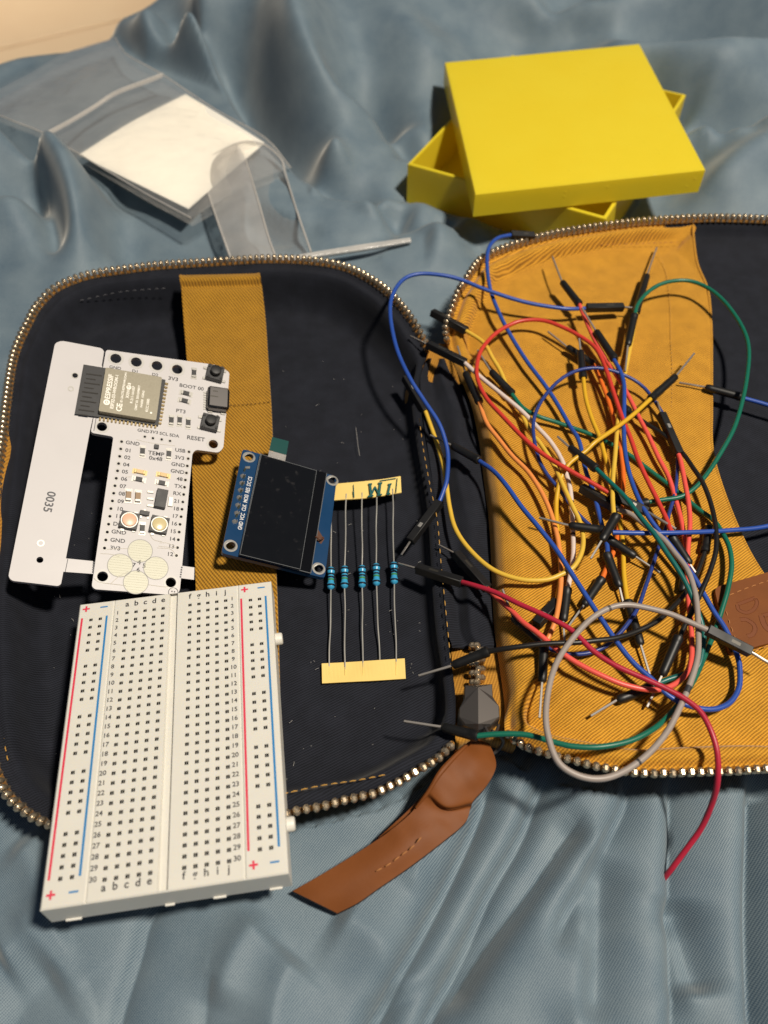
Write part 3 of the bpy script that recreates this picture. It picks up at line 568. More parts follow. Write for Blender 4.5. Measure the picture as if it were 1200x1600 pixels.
# leather patch
PT = Plane((1119,919,15.2), (1200,893,15.0), (1135,1019,15.2))
pts = roundpoly([PT(1116,918), PT(1262,876), PT(1290,980), PT(1140,1022)], 2.0)
patch = MB().prism([p-PT.n*1.9 for p in pts], pts).obj('leather_patch', M['leather'], pouch)
mb = MB(); pv = PT(1200, 970)-PT(1190, 930); pu = nrm(PT(1160, 950)-PT(1158, 940)) ; xd = nrm(PT(1150,985)-PT(1143, 945))
mbp = MB()
def stroke(pts, w, h=.0):
    q = cr([PT(a, b, .02) for a, b in pts], 40); t = nrm_rows(np.gradient(q, axis=0)); s_ = np.cross(t, PT.n); a = q+s_*w/2; b = q-s_*w/2
    mbp.grid(np.stack([a, b], 0)); mbp.tube(a, .12, 6); mbp.tube(b, .12, 6)
def nrm_rows(a): return a/np.linalg.norm(a, axis=1)[:, None]
stroke([(1153,944),(1180,934)], 1.0); stroke([(1152,945),(1155,953),(1166,957),(1178,952),(1183,942),(1180,935)], 1.0)
stroke([(1157,968),(1166,968),(1177,975),(1180,983),(1176,991),(1168,994)], 1.2); stroke([(1190,962),(1194,975),(1202,984),(1216,986)], 1.6); stroke([(1192,962),(1206,958),(1220,958)], 1.2)
mbp.obj('pressed_letters', M['leather_press'], patch, smooth=True)
def stitch_plane(pts, pl, off, parent, mt, r=.18, ln=1.5, gap=1.1):
    w = cr([pl(a, b, off) for a, b in pts], 200); Ls = np.r_[0, np.cumsum(np.linalg.norm(np.diff(w, axis=0), axis=1))]; mb = MB(); s = 0
    at = lambda q: np.array([np.interp(q, Ls, w[:, k]) for k in range(3)])
    while s < Ls[-1]-ln: a, b = at(s), at(s+ln); mb.tube([a, (a+b)/2+pl.n*.2, b], [r*.6, r, r*.6], 6); s += ln+gap
    mb.obj('stitching', mt, parent)
stitch_plane([(1140,930),(1170,918),(1205,906)], PT, .05, patch, M['thread_tan']); stitch_plane([(1134,955),(1142,980),(1151,1004)], PT, .05, patch, M['thread_tan']); stitch_plane([(1180,1016),(1210,1006)], PT, .05, patch, M['thread_tan'])
# lint on the dark lining
mb = MB()
for k in range(170):
    X, Y = random.uniform(60, 680), random.uniform(560, 1220); p = P(X, Y, 1.2); a = random.uniform(0, 6.3); l = random.choice([.25, .3, .4, .5, 1.2])
    q = p+np.array([math.cos(a), math.sin(a), .1])*l; mb.tube([p, (p+q)/2+[.1, 0, .15], q], .04, 4)
mb.tube(cr([P(556, 668, 1.2), P(560, 700, 2), P(562, 712, 1.5)], 10), .05, 4)
lint = mb.obj('lint', M['lint']); lint['kind'] = 'stuff'
#PART2
# ------------------------------------------------------------------ solderless breadboard
BO = np.array([-73.195, 118.5, 17.2]); BX = nrm(np.array([.99021, .1393, .0087])); BY = np.array([.13802, -.98656, .08745]); BY = nrm(BY-BX*(BX@BY)); BN = np.cross(BY, BX); BN = BN if BN[2] > 0 else -BN
bb = lambda x, y, z=0: BO+BX*x+BY*y+BN*z
bread = thing('breadboard', 'ivory solderless breadboard with numbered rows hanging over the lower edge of the pouch', 'breadboard', bb(14, 37, -8.5))
def holed(mb, xl, yl, hx, hy, skip=lambda i, j: False, dx=.58, dy=.56, depth=1.6):
    X = [xl[0]]; Y = [yl[0]]
    for h in hx: X += [h-dx, h+dx]
    for h in hy: Y += [h-dy, h+dy]
    X.append(xl[1]); Y.append(yl[1])
    for j in range(len(Y)-1):
        for i in range(len(X)-1):
            q = [(X[i], Y[j]), (X[i+1], Y[j]), (X[i+1], Y[j+1]), (X[i], Y[j+1])]
            if i % 2 and j % 2 and not skip(i//2, j//2):
                t = .14; p = [(X[i]+t, Y[j]+t), (X[i+1]-t, Y[j]+t), (X[i+1]-t, Y[j+1]-t), (X[i]+t, Y[j+1]-t)]
                mb.add([bb(a, b) for a, b in q]+[bb(a, b, -.2) for a, b in p]+[bb(a, b, -depth) for a, b in p], [(0, 1, 5, 4), (1, 2, 6, 5), (2, 3, 7, 6), (3, 0, 4, 7)], 0)
                mb.add([bb(a, b, -.2) for a, b in p]+[bb(a, b, -depth) for a, b in p], [(0, 1, 5, 4), (1, 2, 6, 5), (2, 3, 7, 6), (3, 0, 4, 7), (4, 5, 6, 7)], 1)
                e = .08; cx_ = (X[i]+X[i+1])/2; mb.add([bb(cx_-e, p[0][1]+.02, -.45), bb(cx_+e, p[0][1]+.02, -.45), bb(cx_+e, p[2][1]-.02, -.45), bb(cx_-e, p[2][1]-.02, -.45)], [(0, 1, 2, 3)], 2)
            else: mb.add([bb(a, b) for a, b in q], [(0, 1, 2, 3)], 0)
def skirt(mb, x0, x1, y0, y1, h=8.5, b=.35):    # chamfered sides and bottom
    for (a, c) in (((x0, y0), (x1, y0)), ((x1, y0), (x1, y1)), ((x1, y1), (x0, y1)), ((x0, y1), (x0, y0))):
        mx, my = (x0+x1)/2, (y0+y1)/2
        o = lambda p: (p[0]+math.copysign(b, p[0]-mx), p[1]+math.copysign(b, p[1]-my))
        A, C = o(a), o(c); mb.add([bb(*a, 0), bb(*c, 0), bb(*C, -b), bb(*A, -b), bb(*C, -h), bb(*A, -h)], [(0, 1, 2, 3), (3, 2, 4, 5)])
    q = [(x0-b, y0-b), (x1+b, y0-b), (x1+b, y1+b), (x0-b, y1+b)]; mb.add([bb(*p, -h) for p in q], [(0, 1, 2, 3)])
BM_ = [M['white_plastic'], M['cavity'], M['steel']]
rows30 = [2.54*k for k in range(30)]; rail_rows = [.9+2.54*k for k in range(29)]
Y0, Y1 = -4.7, 78.0
mb = MB()
holed(mb, (-3.45, 11.9), (Y0, Y1), [2.54*k for k in range(5)], rows30); holed(mb, (14.3, 31.2), (Y0, Y1), [17.78+2.54*k for k in range(5)], rows30)
mb.add([bb(11.9, Y0), bb(11.9, Y1), bb(12.15, Y1, -1.1), bb(12.15, Y0, -1.1), bb(14.05, Y1, -1.1), bb(14.05, Y0, -1.1), bb(14.3, Y1), bb(14.3, Y0)], [(0, 1, 2, 3), (3, 2, 4, 5), (5, 4, 6, 7)])
skirt(mb, -3.45, 31.2, Y0, Y1); strip_ = mb.obj('terminal_strip', BM_, bread, smooth=False)
RAIL = []
for x0, x1, hx in ((-13.3, -4.15, (-10, -7.4)), (31.9, 40.9, (35.0, 37.6))):
    mb = MB(); holed(mb, (x0, x1), (Y0, Y1), hx, rail_rows, lambda i, j: j % 6 == 5); skirt(mb, x0, x1, Y0, Y1); RAIL.append(mb.obj('power_rail', BM_, bread, smooth=False))
ins = lambda x, y, z=.03: bb(x, y, z)
mb = MB(); dn = -BY
for k in range(30):
    text(mb, str(k+1), ins(-2.55, rows30[k]-.25), BX, BN, 1.75); text(mb, str(k+1), ins(29.85, rows30[k]-.25), BX, BN, 1.75)
for k, ch in enumerate('abcde'): text(mb, ch, ins(2.54*k, -2.9), BX, BN, 2.5); text(mb, ch, ins(2.54*k, 75.5), BX, BN, 2.5)
for k, ch in enumerate('fghij'): text(mb, ch, ins(17.78+2.54*k, -2.9), BX, BN, 2.5); text(mb, ch, ins(17.78+2.54*k, 75.5), BX, BN, 2.5)
mb.obj('printed_lettering', M['ink'], strip_, smooth=False)
def flat(mb, x0, x1, y0, y1): mb.add([ins(x0, y0), ins(x1, y0), ins(x1, y1), ins(x0, y1)], [(0, 1, 2, 3)])
for i, (xr, xb, par) in enumerate(((-12.45, -5.55, RAIL[0]), (32.45, 39.45, RAIL[1]))):
    mr, mbl = MB(), MB(); flat(mr, xr-.28, xr+.28, .1, 72.1); flat(mbl, xb-.28, xb+.28, .2, 72.1)
    px_, mx_ = ((-11.6, -6.6), (33.5, 38.3))[i]
    for y in (-3.0, 75.4): flat(mr, px_-1, px_+1, y-.26, y+.26); flat(mr, px_-.26, px_+.26, y-1, y-.27); flat(mr, px_-.26, px_+.26, y+.27, y+1); flat(mbl, mx_-1.05, mx_+1.05, y-.22, y+.22)
    mr.obj('red_print', M['red_ink'], par, smooth=False); mbl.obj('blue_print', M['blue_ink'], par, smooth=False)
for y in (12.5, 65.5):
    MB().cyl(bb(41.1, y, -4.4), bb(43.2, y, -4.4), 1.75, 16, bev=.5).obj('joining_stud', M['white_plastic'], bread)
mb = MB()
for x, w in ((-8.6, 3.6), (13.1, 2.2), (24.5, 3), (37.5, 3)): mb.box(bb(x, Y1+.45, -8.2), BX, BY, BN, w, .7, .5, .1)
mb.obj('moulded_tab', M['white_plastic'], bread)

# ------------------------------------------------------------------ white microcontroller board
MP = Plane((190,690,27), (295,706,20), (163.3,856,18.2)); mn = MP.n
m3 = lambda x, y, off=0: MP(x/3, 500+y/3, off)            # traced on a threefold enlargement that starts at row 500
mcu = thing('microcontroller_board', 'white microcontroller board with a metal shield can and a long white side strip', 'circuit board', m3(640, 1280, -1.6))
mu = nrm(m3(900, 640)-m3(560, 590)); mvv = np.cross(mn, mu)
small_L = [(570,570),(566,604),(561,639),(556,673),(551,707),(545,742),(539,777),(533,812),(527,848),(520,884),(515,920),(509,957),(503,994),(496,1031),(490,1069)]
small_R = [(886,618),(882,650),(878,684),(874,717),(869,750),(865,784),(861,818),(857,853),(853,887),(849,922),(844,958),(840,994),(836,1030),(832,1067),(827,1104)]
i2c = [(679,547),(717,554),(758,560),(797,567)]
big = [(543,180),(639,197),(736,214),(831,231)]; mount = [(478,500),(1000,582),(481,1202),(801,1230)]
ol = [(497,139),(1022,212),(1076,245),(1047,600),(1025,622),(918,608),(902,625),(843,1268),(828,1290),(445,1262),(430,1248),(531,552),(522,545),(425,528),(440,450),(470,300)]
hl = [(m3(*q), 1.55) for q in mount]+[(m3(*q), 1.75) for q in big]+[(m3(*q), .46) for q in small_L+small_R]+[(m3(*q), .42) for q in i2c]
ring_pts = roundpoly([m3(*q) for q in ol], 1.0, 4)
board = plate(ring_pts, hl, mn, 1.6).obj('main_board', M['pcb_white'], mcu, smooth=False)
st = [(258,108),(290,97),(476,132),(489,148),(468,300),(437,450),(420,527),(286,1238),(272,1247),(56,1222),(39,1203)]
st_l = roundpoly([m3(*q, -.05) for q in st], 1.6, 5)
side = plate(st_l, [(m3(352,260), .85), (m3(187,1124), .95)], mn, 1.6).obj('side_strip', M['pcb_white'], mcu, smooth=False)
MB_t = MB(); MB_t.prism([m3(x, y, -1.6) for x, y in ((306,1117),(436,1130),(436,1190),(296,1180))], [m3(x, y, -.1) for x, y in ((306,1117),(436,1130),(436,1190),(296,1180))]).obj('breakaway_tab', M['pcb_white'], mcu, smooth=False)
MB().prism([m3(x, y, -1.6) for x, y in ((852,1152),(986,1170),(976,1226),(846,1210))], [m3(x, y, -.1) for x, y in ((852,1152),(986,1170),(976,1226),(846,1210))]).obj('breakaway_tab', M['pcb_white'], mcu, smooth=False)
mb = MB()
for k in range(5): disc(mb, m3(440-1*k, 1137+11*k, .03), mn, .32, 0, 8); disc(mb, m3(852-1.5*k, 1160+11*k, .03), mn, .3, 0, 8)
for a, b in (((489,148),(478,215)),((452,450),(440,520))): mb.tube([m3(*a, .0), m3(*b, .0)], .12, 5)
mb.tube([m3(318,1120,-.05), m3(306,1180,-.05)], .1, 5)
mb.obj('score_mark', M['ink_grey'], mcu)
mb = MB(); text(mb, '0035', m3(230, 852, .02), m3(224, 880)-m3(237, 825), mn, 3.4)
mb.obj('printed_number', M['ink_grey'], side, smooth=False)
mb = MB(); ring(mb, m3(332,322,.03), mn, .55, .95); ring(mb, m3(191,1046,.03), mn, .65, 1.05); ring(mb, m3(352,260,.02), mn, .85, 1.1); mb.obj('tooling_ring', M['steel'], side, smooth=False)
# plated rings and pads
RINGM = plastic('solder_ring', (.56, .54, .51), .4, .02)
for q, a, b in [(q, 1.58, 2.25) for q in mount]+[(q, 1.75, 2.55) for q in big]:
    mb = MB(); ring(mb, m3(*q, .03), mn, a, b); mb.obj('plated_ring', RINGM, board, smooth=False)
mb = MB()
for q in small_L+small_R: ring(mb, m3(*q, .03), mn, .46, .86, 0, 12)
for q in i2c: ring(mb, m3(*q, .03), mn, .42, .72, 0, 12)
o = mb.obj('pin_hole_rings', RINGM, board, smooth=False); o['kind'] = 'stuff'
for q in ((657,1082),(563,1150),(731,1163),(637,1229)):
    mb = MB(); disc(mb, m3(*q, .03), mn, 3.55, 0, 40)
    for k in range(-4, 5):
        h = math.sqrt(max(0, 3.3**2-(k*.78)**2)); c = m3(*q, .05)+mvv*(k*.78); mb.tube([c-mu*h, c+mu*h], .03, 4)
    ring(mb, m3(*q, .032), mn, 3.5, 3.72, 1, 40); mb.obj('touch_pad', [M['touch'], M['pad_gap']], board, smooth=True)
# traces
mb = MB()
for pts in ([(735,1068),(800,1075),(826,1104)],[(742,1060),(800,1066),(830,1067)],[(748,1045),(780,1045),(820,1060)],[(610,1070),(560,1072),(500,1075)],[(470,1095),(520,1098),(560,1110)],[(440,1210),(470,1230),(590,1245)],[(690,1240),(760,1250),(790,1250)],[(600,1180),(560,1200),(520,1235)],[(640,560),(700,575),(820,590)],[(590,735),(640,735)],[(700,1000),(720,1030),(760,1040)]):
    mb.tube(cr([m3(*q, .0) for q in pts], 12), .11, 4)
mb.obj('traces', M['pcb_edge'], board)
# lettering
mb = MB(); TL_ = [('GND',622,578),('01',602,612),('02',597,645),('04',592,679),('05',586,712),('06',582,746),('07',576,780),('08',571,815),('09',566,851),('10',561,886),('11',555,920),('D0',549,957),('GND',557,995),('GND',552,1034),('3V3',540,1070)]
TR_ = [('USB',845,612),('3V3',842,646),('GND',835,679),('GND',832,711),('48',842,746),('TX',836,780),('RX',830,814),('21',829,850),('18',825,885),('17',820,920),('16',816,955),('15',811,991),('14',807,1027),('13',803,1062),('12',797,1098)]
for t, x, y in TL_+TR_: text(mb, t, m3(x, y, .03), mu, mn, 1.75, sx=1.1)
for t, x, y, s in (('GND',672,520,1.5),('3V3',722,526,1.5),('SCL',768,534,1.5),('SDA',817,542,1.5),('TEMP',732,627,1.9),('0x48',730,650,1.9),('BOOT 00',898,315,1.8),('PT3',848,428,1.8),('RESET',918,556,2.0),('GND',540,224,1.5),('D1',634,241,1.5),('D2',727,257,1.5),('3V3',812,276,1.9),('4',652,1136,2.0),('7',627,1150,2.0),('5',676,1153,2.0),('6',648,1172,2.0)):
    text(mb, t, m3(x, y, .03), mu, mn, s, sx=1.1)
ring(mb, m3(812,1276,.03), mn, 1.3, 1.5); disc(mb, m3(806,1272,.03), mn, .22); disc(mb, m3(818,1274,.03), mn, .22)
mb.obj('printed_lettering', M['ink'], board, smooth=False)
# radio module
an = [(392,208),(500,226),(462,455),(350,440)]
ant = MB().prism([m3(x, y, .05) for x, y in an], [m3(x, y, .85) for x, y in an]).obj('antenna_board', M['black_chip'], mcu, smooth=False)
mb = MB()
for k in range(5):
    a, b = (404-9*k, 252+42*k), (478-9*k, 262+42*k); mb.tube([m3(*a, .88), m3(*b, .88)], .22, 5); mb.tube([m3(a[0], a[1]+22, .88), m3(b[0]-30, b[1]+18, .88)], .2, 5)
mb.obj('antenna_trace', plastic('grey_trace', (.06, .055, .05), .5), ant)
mbp = [(500,226),(776,280),(742,495),(455,452)]
mod = MB().prism([m3(x, y, .04) for x, y in mbp], [m3(x, y, .8) for x, y in mbp]).obj('module_board', M['black_chip'], mcu, smooth=False)
mb = MB()
def cast(a, b, n, w, l, off):
    for k in range(n):
        t = (k+.5)/n; c = m3(a[0]+(b[0]-a[0])*t, a[1]+(b[1]-a[1])*t, off); d = nrm(m3(*b)-m3(*a)); mb.box(c, d, np.cross(mn, d), mn, w, l, .5, .08)
cast((460,462),(738,500),15,.55,1.1,.5); cast((782,290),(748,492),12,.55,1.1,.5); mb.obj('castellated_pads', M['gold'], mod)
sh = [(496,222),(760,268),(732,470),(462,426)]; tp = roundpoly([m3(x, y, 3.1) for x, y in sh], .5, 3)
shield = MB().prism([p-mn*2.3 for p in tp], tp).obj('metal_shield', M['shield'], mcu, angle=20)
mb = MB(); zs_ = 3.13; su = m3(478, 330)-m3(492, 250); svn = mn                    # lettering runs up the can
U_ = -su
for t, x, y, s in (('ESPRESSIF',513,312,2.15),('ESP32-S3-WROOM-1',537,335,1.4),('CE',560,410,2.4),('FCC ID: 2AC7Z-ESPS3WROOM1',578,328,.95),('XXN16R8',602,330,1.3),('R 211-161007',622,350,1.1),('CMIIT ID: 2021DP8877',645,365,.95),('N16R8  1S3N3',668,370,1.0),('KCC 5000',692,400,1.1)):
    text(mb, t, m3(x, y, zs_), U_, mn, s)
ring(mb, m3(500,385,zs_), mn, .5, 1.0); disc(mb, m3(500,385,zs_), mn, .3); ring(mb, m3(604,315,zs_), mn, .5, .75); disc(mb, m3(708,435,zs_), mn, .35)
mb.obj('etched_lettering', mat('etched_light', (.85, .82, .74), .5, .3), shield, smooth=False)
# parts on the board
def chip(name, x, y, l, w, h, mt, rot=0, caps=True, endm='steel', par=mcu, fx=None):
    d = nrm(mu*math.cos(math.radians(rot))+mvv*math.sin(math.radians(rot))); e = np.cross(mn, d); c = m3(x, y, .04)+mn*h/2
    if caps:
        o = MB().box(c, d, e, mn, l*.58, w*.96, h, .05).obj(name, mt, par); mb = MB()
        for s in (-1, 1): mb.box(c+d*s*l*.395, d, e, mn, l*.21, w, h*1.03, .06); mb.box(c+d*s*l*.5-mn*h*.42, d, e, mn, l*.32, w*1.3, .1)
        mb.obj('end_cap', M[endm], o)
    else: o = MB().box(c, d, e, mn, l, w, h, .12).obj(name, mt, par)
    return o
RB = M['black_chip']; CB = plastic('ceramic_brown', (.30, .19, .10), .5, .05)
for x, y, r, k in ((909,250,93,0),(872,345,-6,0),(865,380,-6,0),(803,472,93,0),(842,472,93,0),(882,484,93,0),(668,617,93,0),(791,630,93,0),(651,748,-4,0),(758,765,-4,0),(667,978,93,0)):
    chip('chip_resistor', x, y, 3.3 if k == 0 else 2.6, 1.45, .6, RB, r)
for x, y, r in ((602,825,93),(646,830,93)): chip('chip_capacitor', x, y, 3.6, 1.6, 1.1, CB, r)
for x, y in ((655,713),(765,728)): chip('indicator_led', x, y, 3.4, 1.3, .7, plastic('amber_lens', (.75, .52, .25), .3), -4, True, 'gold')
chip('temperature_sensor', 733, 596, 1.5, 1.5, .6, RB, 0, False)
q = chip('regulator_chip', 754, 843, 3.4, 6.2, 1.6, RB, -4, False); mb = MB()
for y in (806,838,870): mb.box(m3(705, y, .3), mu, mvv, mn, 2.0, .8, .3, .05)
mb.box(m3(800, 852, .35), mu, mvv, mn, 1.5, 3.2, .4, .08); mb.obj('solder_lead', M['steel'], q)
q = chip('transistor', 677, 909, 2.9, 1.5, 1.0, RB, -4, False); mb = MB()
for x, y in ((660,922),(693,926),(678,893)): mb.box(m3(x, y, .25), mu, mvv, mn, .6, .9, .2)
mb.obj('solder_lead', M['steel'], q)
lens_m = [plastic('diffuser', (.80, .50, .34), .35), plastic('photo_lens', (.66, .55, .30), .25)]
for (x, y), lm, lab in zip(((605,945),(745,965)), lens_m, ('square sensor with a peach coloured round window', 'square sensor with a gold coloured round window')):
    q = chip('square_package', x, y, 5.4, 5.4, 1.5, RB, -6, False); q['label'] = lab; c = m3(x, y, .04)+mn*1.5
    MB().cyl(c-mn*.1, c+mn*.35, 2.15, 28, bev=.3).obj('round_window', lm, q)
    mb = MB(); ring(mb, c+mn*.03, mn, 2.2, 2.5, 0, 28)
    for s in (-1, 1):
        for t in (-1, 1): mb.box(c-mn*1.3+mu*s*1.7+mvv*t*2.9, mu, mvv, mn, 1, .8, .3)
    mb.obj('solder_lead', M['steel'], q)
for x, y in ((1005,258),(982,488)):                       # push buttons
    b_ = chip('push_button', x, y, 5.6, 5.4, 2.0, M['black_chip'], -6, False); c = m3(x, y, .04)+mn*2.0
    MB().cyl(c, c+mn*2.0, 1.75, 24, bev=.25).obj('button_cap', M['black'], b_)
    mb = MB()
    for s in (-1, 1):
        for t in (-1, 1): mb.cyl(c+mu*s*2.1+mvv*t*2.05-mn*.05, c+mu*s*2.1+mvv*t*2.05+mn*.35, .5, 10)
    mb.obj('corner_stud', M['black'], b_); mb = MB()
    for s in (-1, 1):
        for t in (-1, 1): mb.box(c-mn*1.8+mu*s*3.2+mvv*t*2.0, mu, mvv, mn, 1.3, .9, .3, .06)
    mb.obj('solder_lead', M['steel'], b_)
c = m3(1018, 382, .04)+mn*1.65; d = nrm(m3(1072,385)-m3(965,370)); e = np.cross(mn, d)
usb = MB().box(c, d, e, mn, 7.2, 8.2, 3.2, .7).obj('usb_socket', mat('dark_steel', (.16, .15, .145), .35, 1), mcu); mb = MB()
for k in range(8): mb.box(m3(962, 340+11*k, .2), mu, mvv, mn, 1.2, .45, .2)
for y in (325,428): mb.box(m3(985, y, .2), mu, mvv, mn, 1.6, 1.1, .3, .08); mb.box(m3(1045, y+9, .2), mu, mvv, mn, 1.6, 1.1, .3, .08)
mb.obj('solder_lead', M['steel'], usb); MB().box(c+d*3.62, d, e, mn, .1, 6.2, 1.7, 0).obj('socket_mouth', M['cavity'], usb)
mb = MB(); mb.box(c+mn*1.62-d*1.5, d, e, mn, 2.6, .35, .05); mb.box(c+mn*1.62-d*1.2+e*2, d, e, mn, 1.6, .35, .05); mb.obj('folded_seam', M['cavity'], usb)

# ------------------------------------------------------------------ small display module
OP = Plane((379,702,20), (524,744,9), (347,867,19.5)); on = OP.n; o3 = lambda x, y, off=0: OP(320+x/3, 660+y/3, off)
oled = thing('display_module', 'small blue display module with dark glass lying across the mustard strap and the navy lining', 'display', o3(345, 580, -1.6))
oc = [(178,124),(612,252),(563,730),(78,612)]; hm = [(207,163),(598,272),(121,578),(534,685)]
pcb = plate(roundpoly([o3(*q) for q in oc], 1.2, 4), [(o3(*q), 1.45) for q in hm], on, 1.5).obj('display_board', M['pcb_blue'], oled, smooth=False)
for q in hm:
    mb = MB(); ring(mb, o3(*q, .04), on, 1.45, 2.1, 0, 28); mb.tube([o3(*q, .05)+(np.array([math.cos(t), 0, 0])+np.cross(on, [1, 0, 0])*math.sin(t))*1.5 for t in np.linspace(0, 6.284, 29)], .12, 5, cap=False); mb.obj('plated_ring', M['steel'], pcb, smooth=False)
gl = [(262,146),(572,238),(497,707),(163,622)]
gb = MB().prism([o3(x, y, .1) for x, y in gl], [o3(x, y, 1.0) for x, y in gl]).obj('glass_back', M['glass_dark'], oled, smooth=False)
gf = [(266,150),(524,226),(447,688),(165,618)]
gfo = MB().prism([o3(x, y, 1.03) for x, y in gf], [o3(x, y, 1.9) for x, y in gf]).obj('glass_front', M['glass'], oled, smooth=False)
mb = MB()
for a, b in (((266,150),(165,618)),((524,226),(447,688)),((165,618),(447,688)),((266,150),(524,226))): mb.tube([o3(*a, 1.9), o3(*b, 1.9)], .09, 5)
for a, b in (((497,707),(572,238)),((163,622),(497,707))): mb.tube([o3(*a, 1.0), o3(*b, 1.0)], .12, 5)
mb.tube([o3(262,146,1.1), o3(163,622,1.1)], .2, 6)
mb.obj('cut_edge', M['glass_edge'], gfo)
fx = [(316,68),(394,88),(382,152),(302,130)]
MB().prism([o3(x, y, 1.95+.6*(y < 100)) for x, y in fx], [o3(x, y, 2.12+.6*(y < 100)) for x, y in fx]).obj('pull_tab', M['flex'], oled, smooth=False)
fx2 = [(302,131),(382,153),(376,182),(296,160)]; MB().prism([o3(x, y, 1.95) for x, y in fx2], [o3(x, y, 2.05) for x, y in fx2]).obj('pull_tab_film', M['frost'], oled, smooth=False)
mb = MB(); mb.add([o3(x, y, .06) for x, y in ((530,500),(560,548),(545,570),(512,545))], [(0, 1, 2, 3)]); mb.tube(cr([o3(520,536,1), o3(540,548,1.6), o3(556,540,1.1)], 8), .3, 6); mb.obj('ribbon', mat('copper_ribbon', (.10, .04, .02), .5), oled)
mb = MB(); pins_o = [(176,252),(172,285),(165,318),(159,352),(153,388),(148,425),(138,465)]
for k, q in enumerate(pins_o):
    for dx, r in ((0, .75), (10, .4)):
        c = o3(q[0]+dx, q[1]+dx*.2, .0); mb.tube([c, c+on*.35, c+on*.8, c+on*1.2], [r, r*.85, r*.4, .12], 10)
mb.obj('solder_joints', M['steel'], pcb)
mb = MB()
for k, q in enumerate(pins_o): mb.box(o3(*q, -2.9), (1, 0, 0), np.cross(on, [1, 0, 0]), on, .64, .64, 8)
pn = mb.obj('header_pins', M['gold'], oled); MB().box((o3(*pins_o[0], -3.6)+o3(*pins_o[-1], -3.6))/2, nrm(o3(*pins_o[0])-o3(*pins_o[-1])), np.cross(on, nrm(o3(*pins_o[0])-o3(*pins_o[-1]))), on, 18, 2.5, 2.5, .3).obj('header_block', M['black'], oled)
mb = MB(); uo = nrm(o3(212,265)-o3(165,495))
for t, x, y, s in (('GND',168,484,1.75),('VCC',177,442,1.75),('CLK',185,400,1.75),('MOSI',194,357,1.75),('RES',202,318,1.75),('DC',208,287,1.75),('CS',213,264,1.75)): text(mb, t, o3(x, y, .05), uo, on, s, sx=.78)
mb.obj('printed_lettering', M['white_ink'], pcb, smooth=False)
mb = MB(); mb.box(o3(200, 212, .2), (1, 0, 0), np.cross(on, [1, 0, 0]), on, 1.6, .9, .5, .1); mb.obj('solder_pad', M['steel'], pcb)

# ------------------------------------------------------------------ strip of five resistors on paper tapes
r3 = lambda x, y, z: P(320+x/3, 660+y/3, z)
rst = thing('resistor_strip', 'five blue resistors held between two yellow paper tapes on the navy lining', 'resistors', r3(745, 1170, .6))
def tape(qa, qb, za, zb, name):             # two long edges from left to right
    g = np.stack([cr([r3(*q, za(q)) for q in qa], 24), cr([r3(*q, zb(q)) for q in qb], 24)]); dn = g.copy(); dn[:, :, 2] -= .35
    mb = MB().grid(g); mb.grid(dn)
    for k in (0, -1): mb.grid(np.stack([g[:, k], dn[:, k]])); mb.grid(np.stack([g[k], dn[k]]))
    return mb.obj(name, M['paper_tape'], rst, smooth=False)
TZ = lambda q: 7.4-.0035*(q[0]-560)+1.2*math.sin((q[0]-560)/360*math.pi)
t1 = tape([(560,291),(640,285),(740,276),(830,266),(918,252)], [(562,369),(640,362),(740,356),(830,344),(922,328)], lambda q: TZ(q)+.6, TZ, 'paper_tape')
t2 = tape([(548,1130),(680,1123),(800,1115),(937,1106)], [(550,1223),(680,1216),(800,1210),(942,1201)], lambda q: 1.6+.3*math.sin(q[0]/40), lambda q: 1.6, 'paper_tape')
mb = MB(); c = r3(818, 306, TZ((818, 306))+.75); uu = nrm(r3(790, 310, 8)-r3(850, 302, 8)); nn_ = np.array([0, -.2, 1.]); nn_ = nrm(nn_-uu*(uu@nn_))
# bold marker figures, upside down: heavy strokes with serifs
def mk(pts, r=.3): mb.tube(cr([r3(x, y, TZ((x, y))+.78+.6*(340-y)/80*.5) for x, y in pts], max(2, len(pts)*4)), r, 6)
mk([(867,292),(858,334)], .42); mk([(851,337),(869,333)], .3); mk([(858,291),(876,288)], .25)
mk([(822,285),(816,340)], .45); mk([(774,292),(780,345)], .45); mk([(822,286),(800,328),(776,294)], .3) if False else None
mk([(778,345),(798,302)], .32); mk([(798,302),(817,340)], .32); mk([(764,347),(790,343)], .3); mk([(808,342),(830,337)], .3); mk([(766,290),(784,288)], .3); mk([(812,286),(832,283)], .3)
mk([(820,274),(896,262)], .16); mk([(902,262),(896,330)], .14); mk([(697,292),(700,352)], .12); mk([(694,320),(699,352)], .1)
mb.obj('marker_figures', M['green_ink'], t1)
prof = [(-4.0,.25),(-3.7,.7),(-3.3,1.1),(-2.7,1.28),(-2.1,1.22),(-1.6,1.02),(-1.0,.98),(0,.98),(1.0,.98),(1.6,1.02),(2.1,1.22),(2.7,1.28),(3.3,1.1),(3.7,.7),(4.0,.25)]
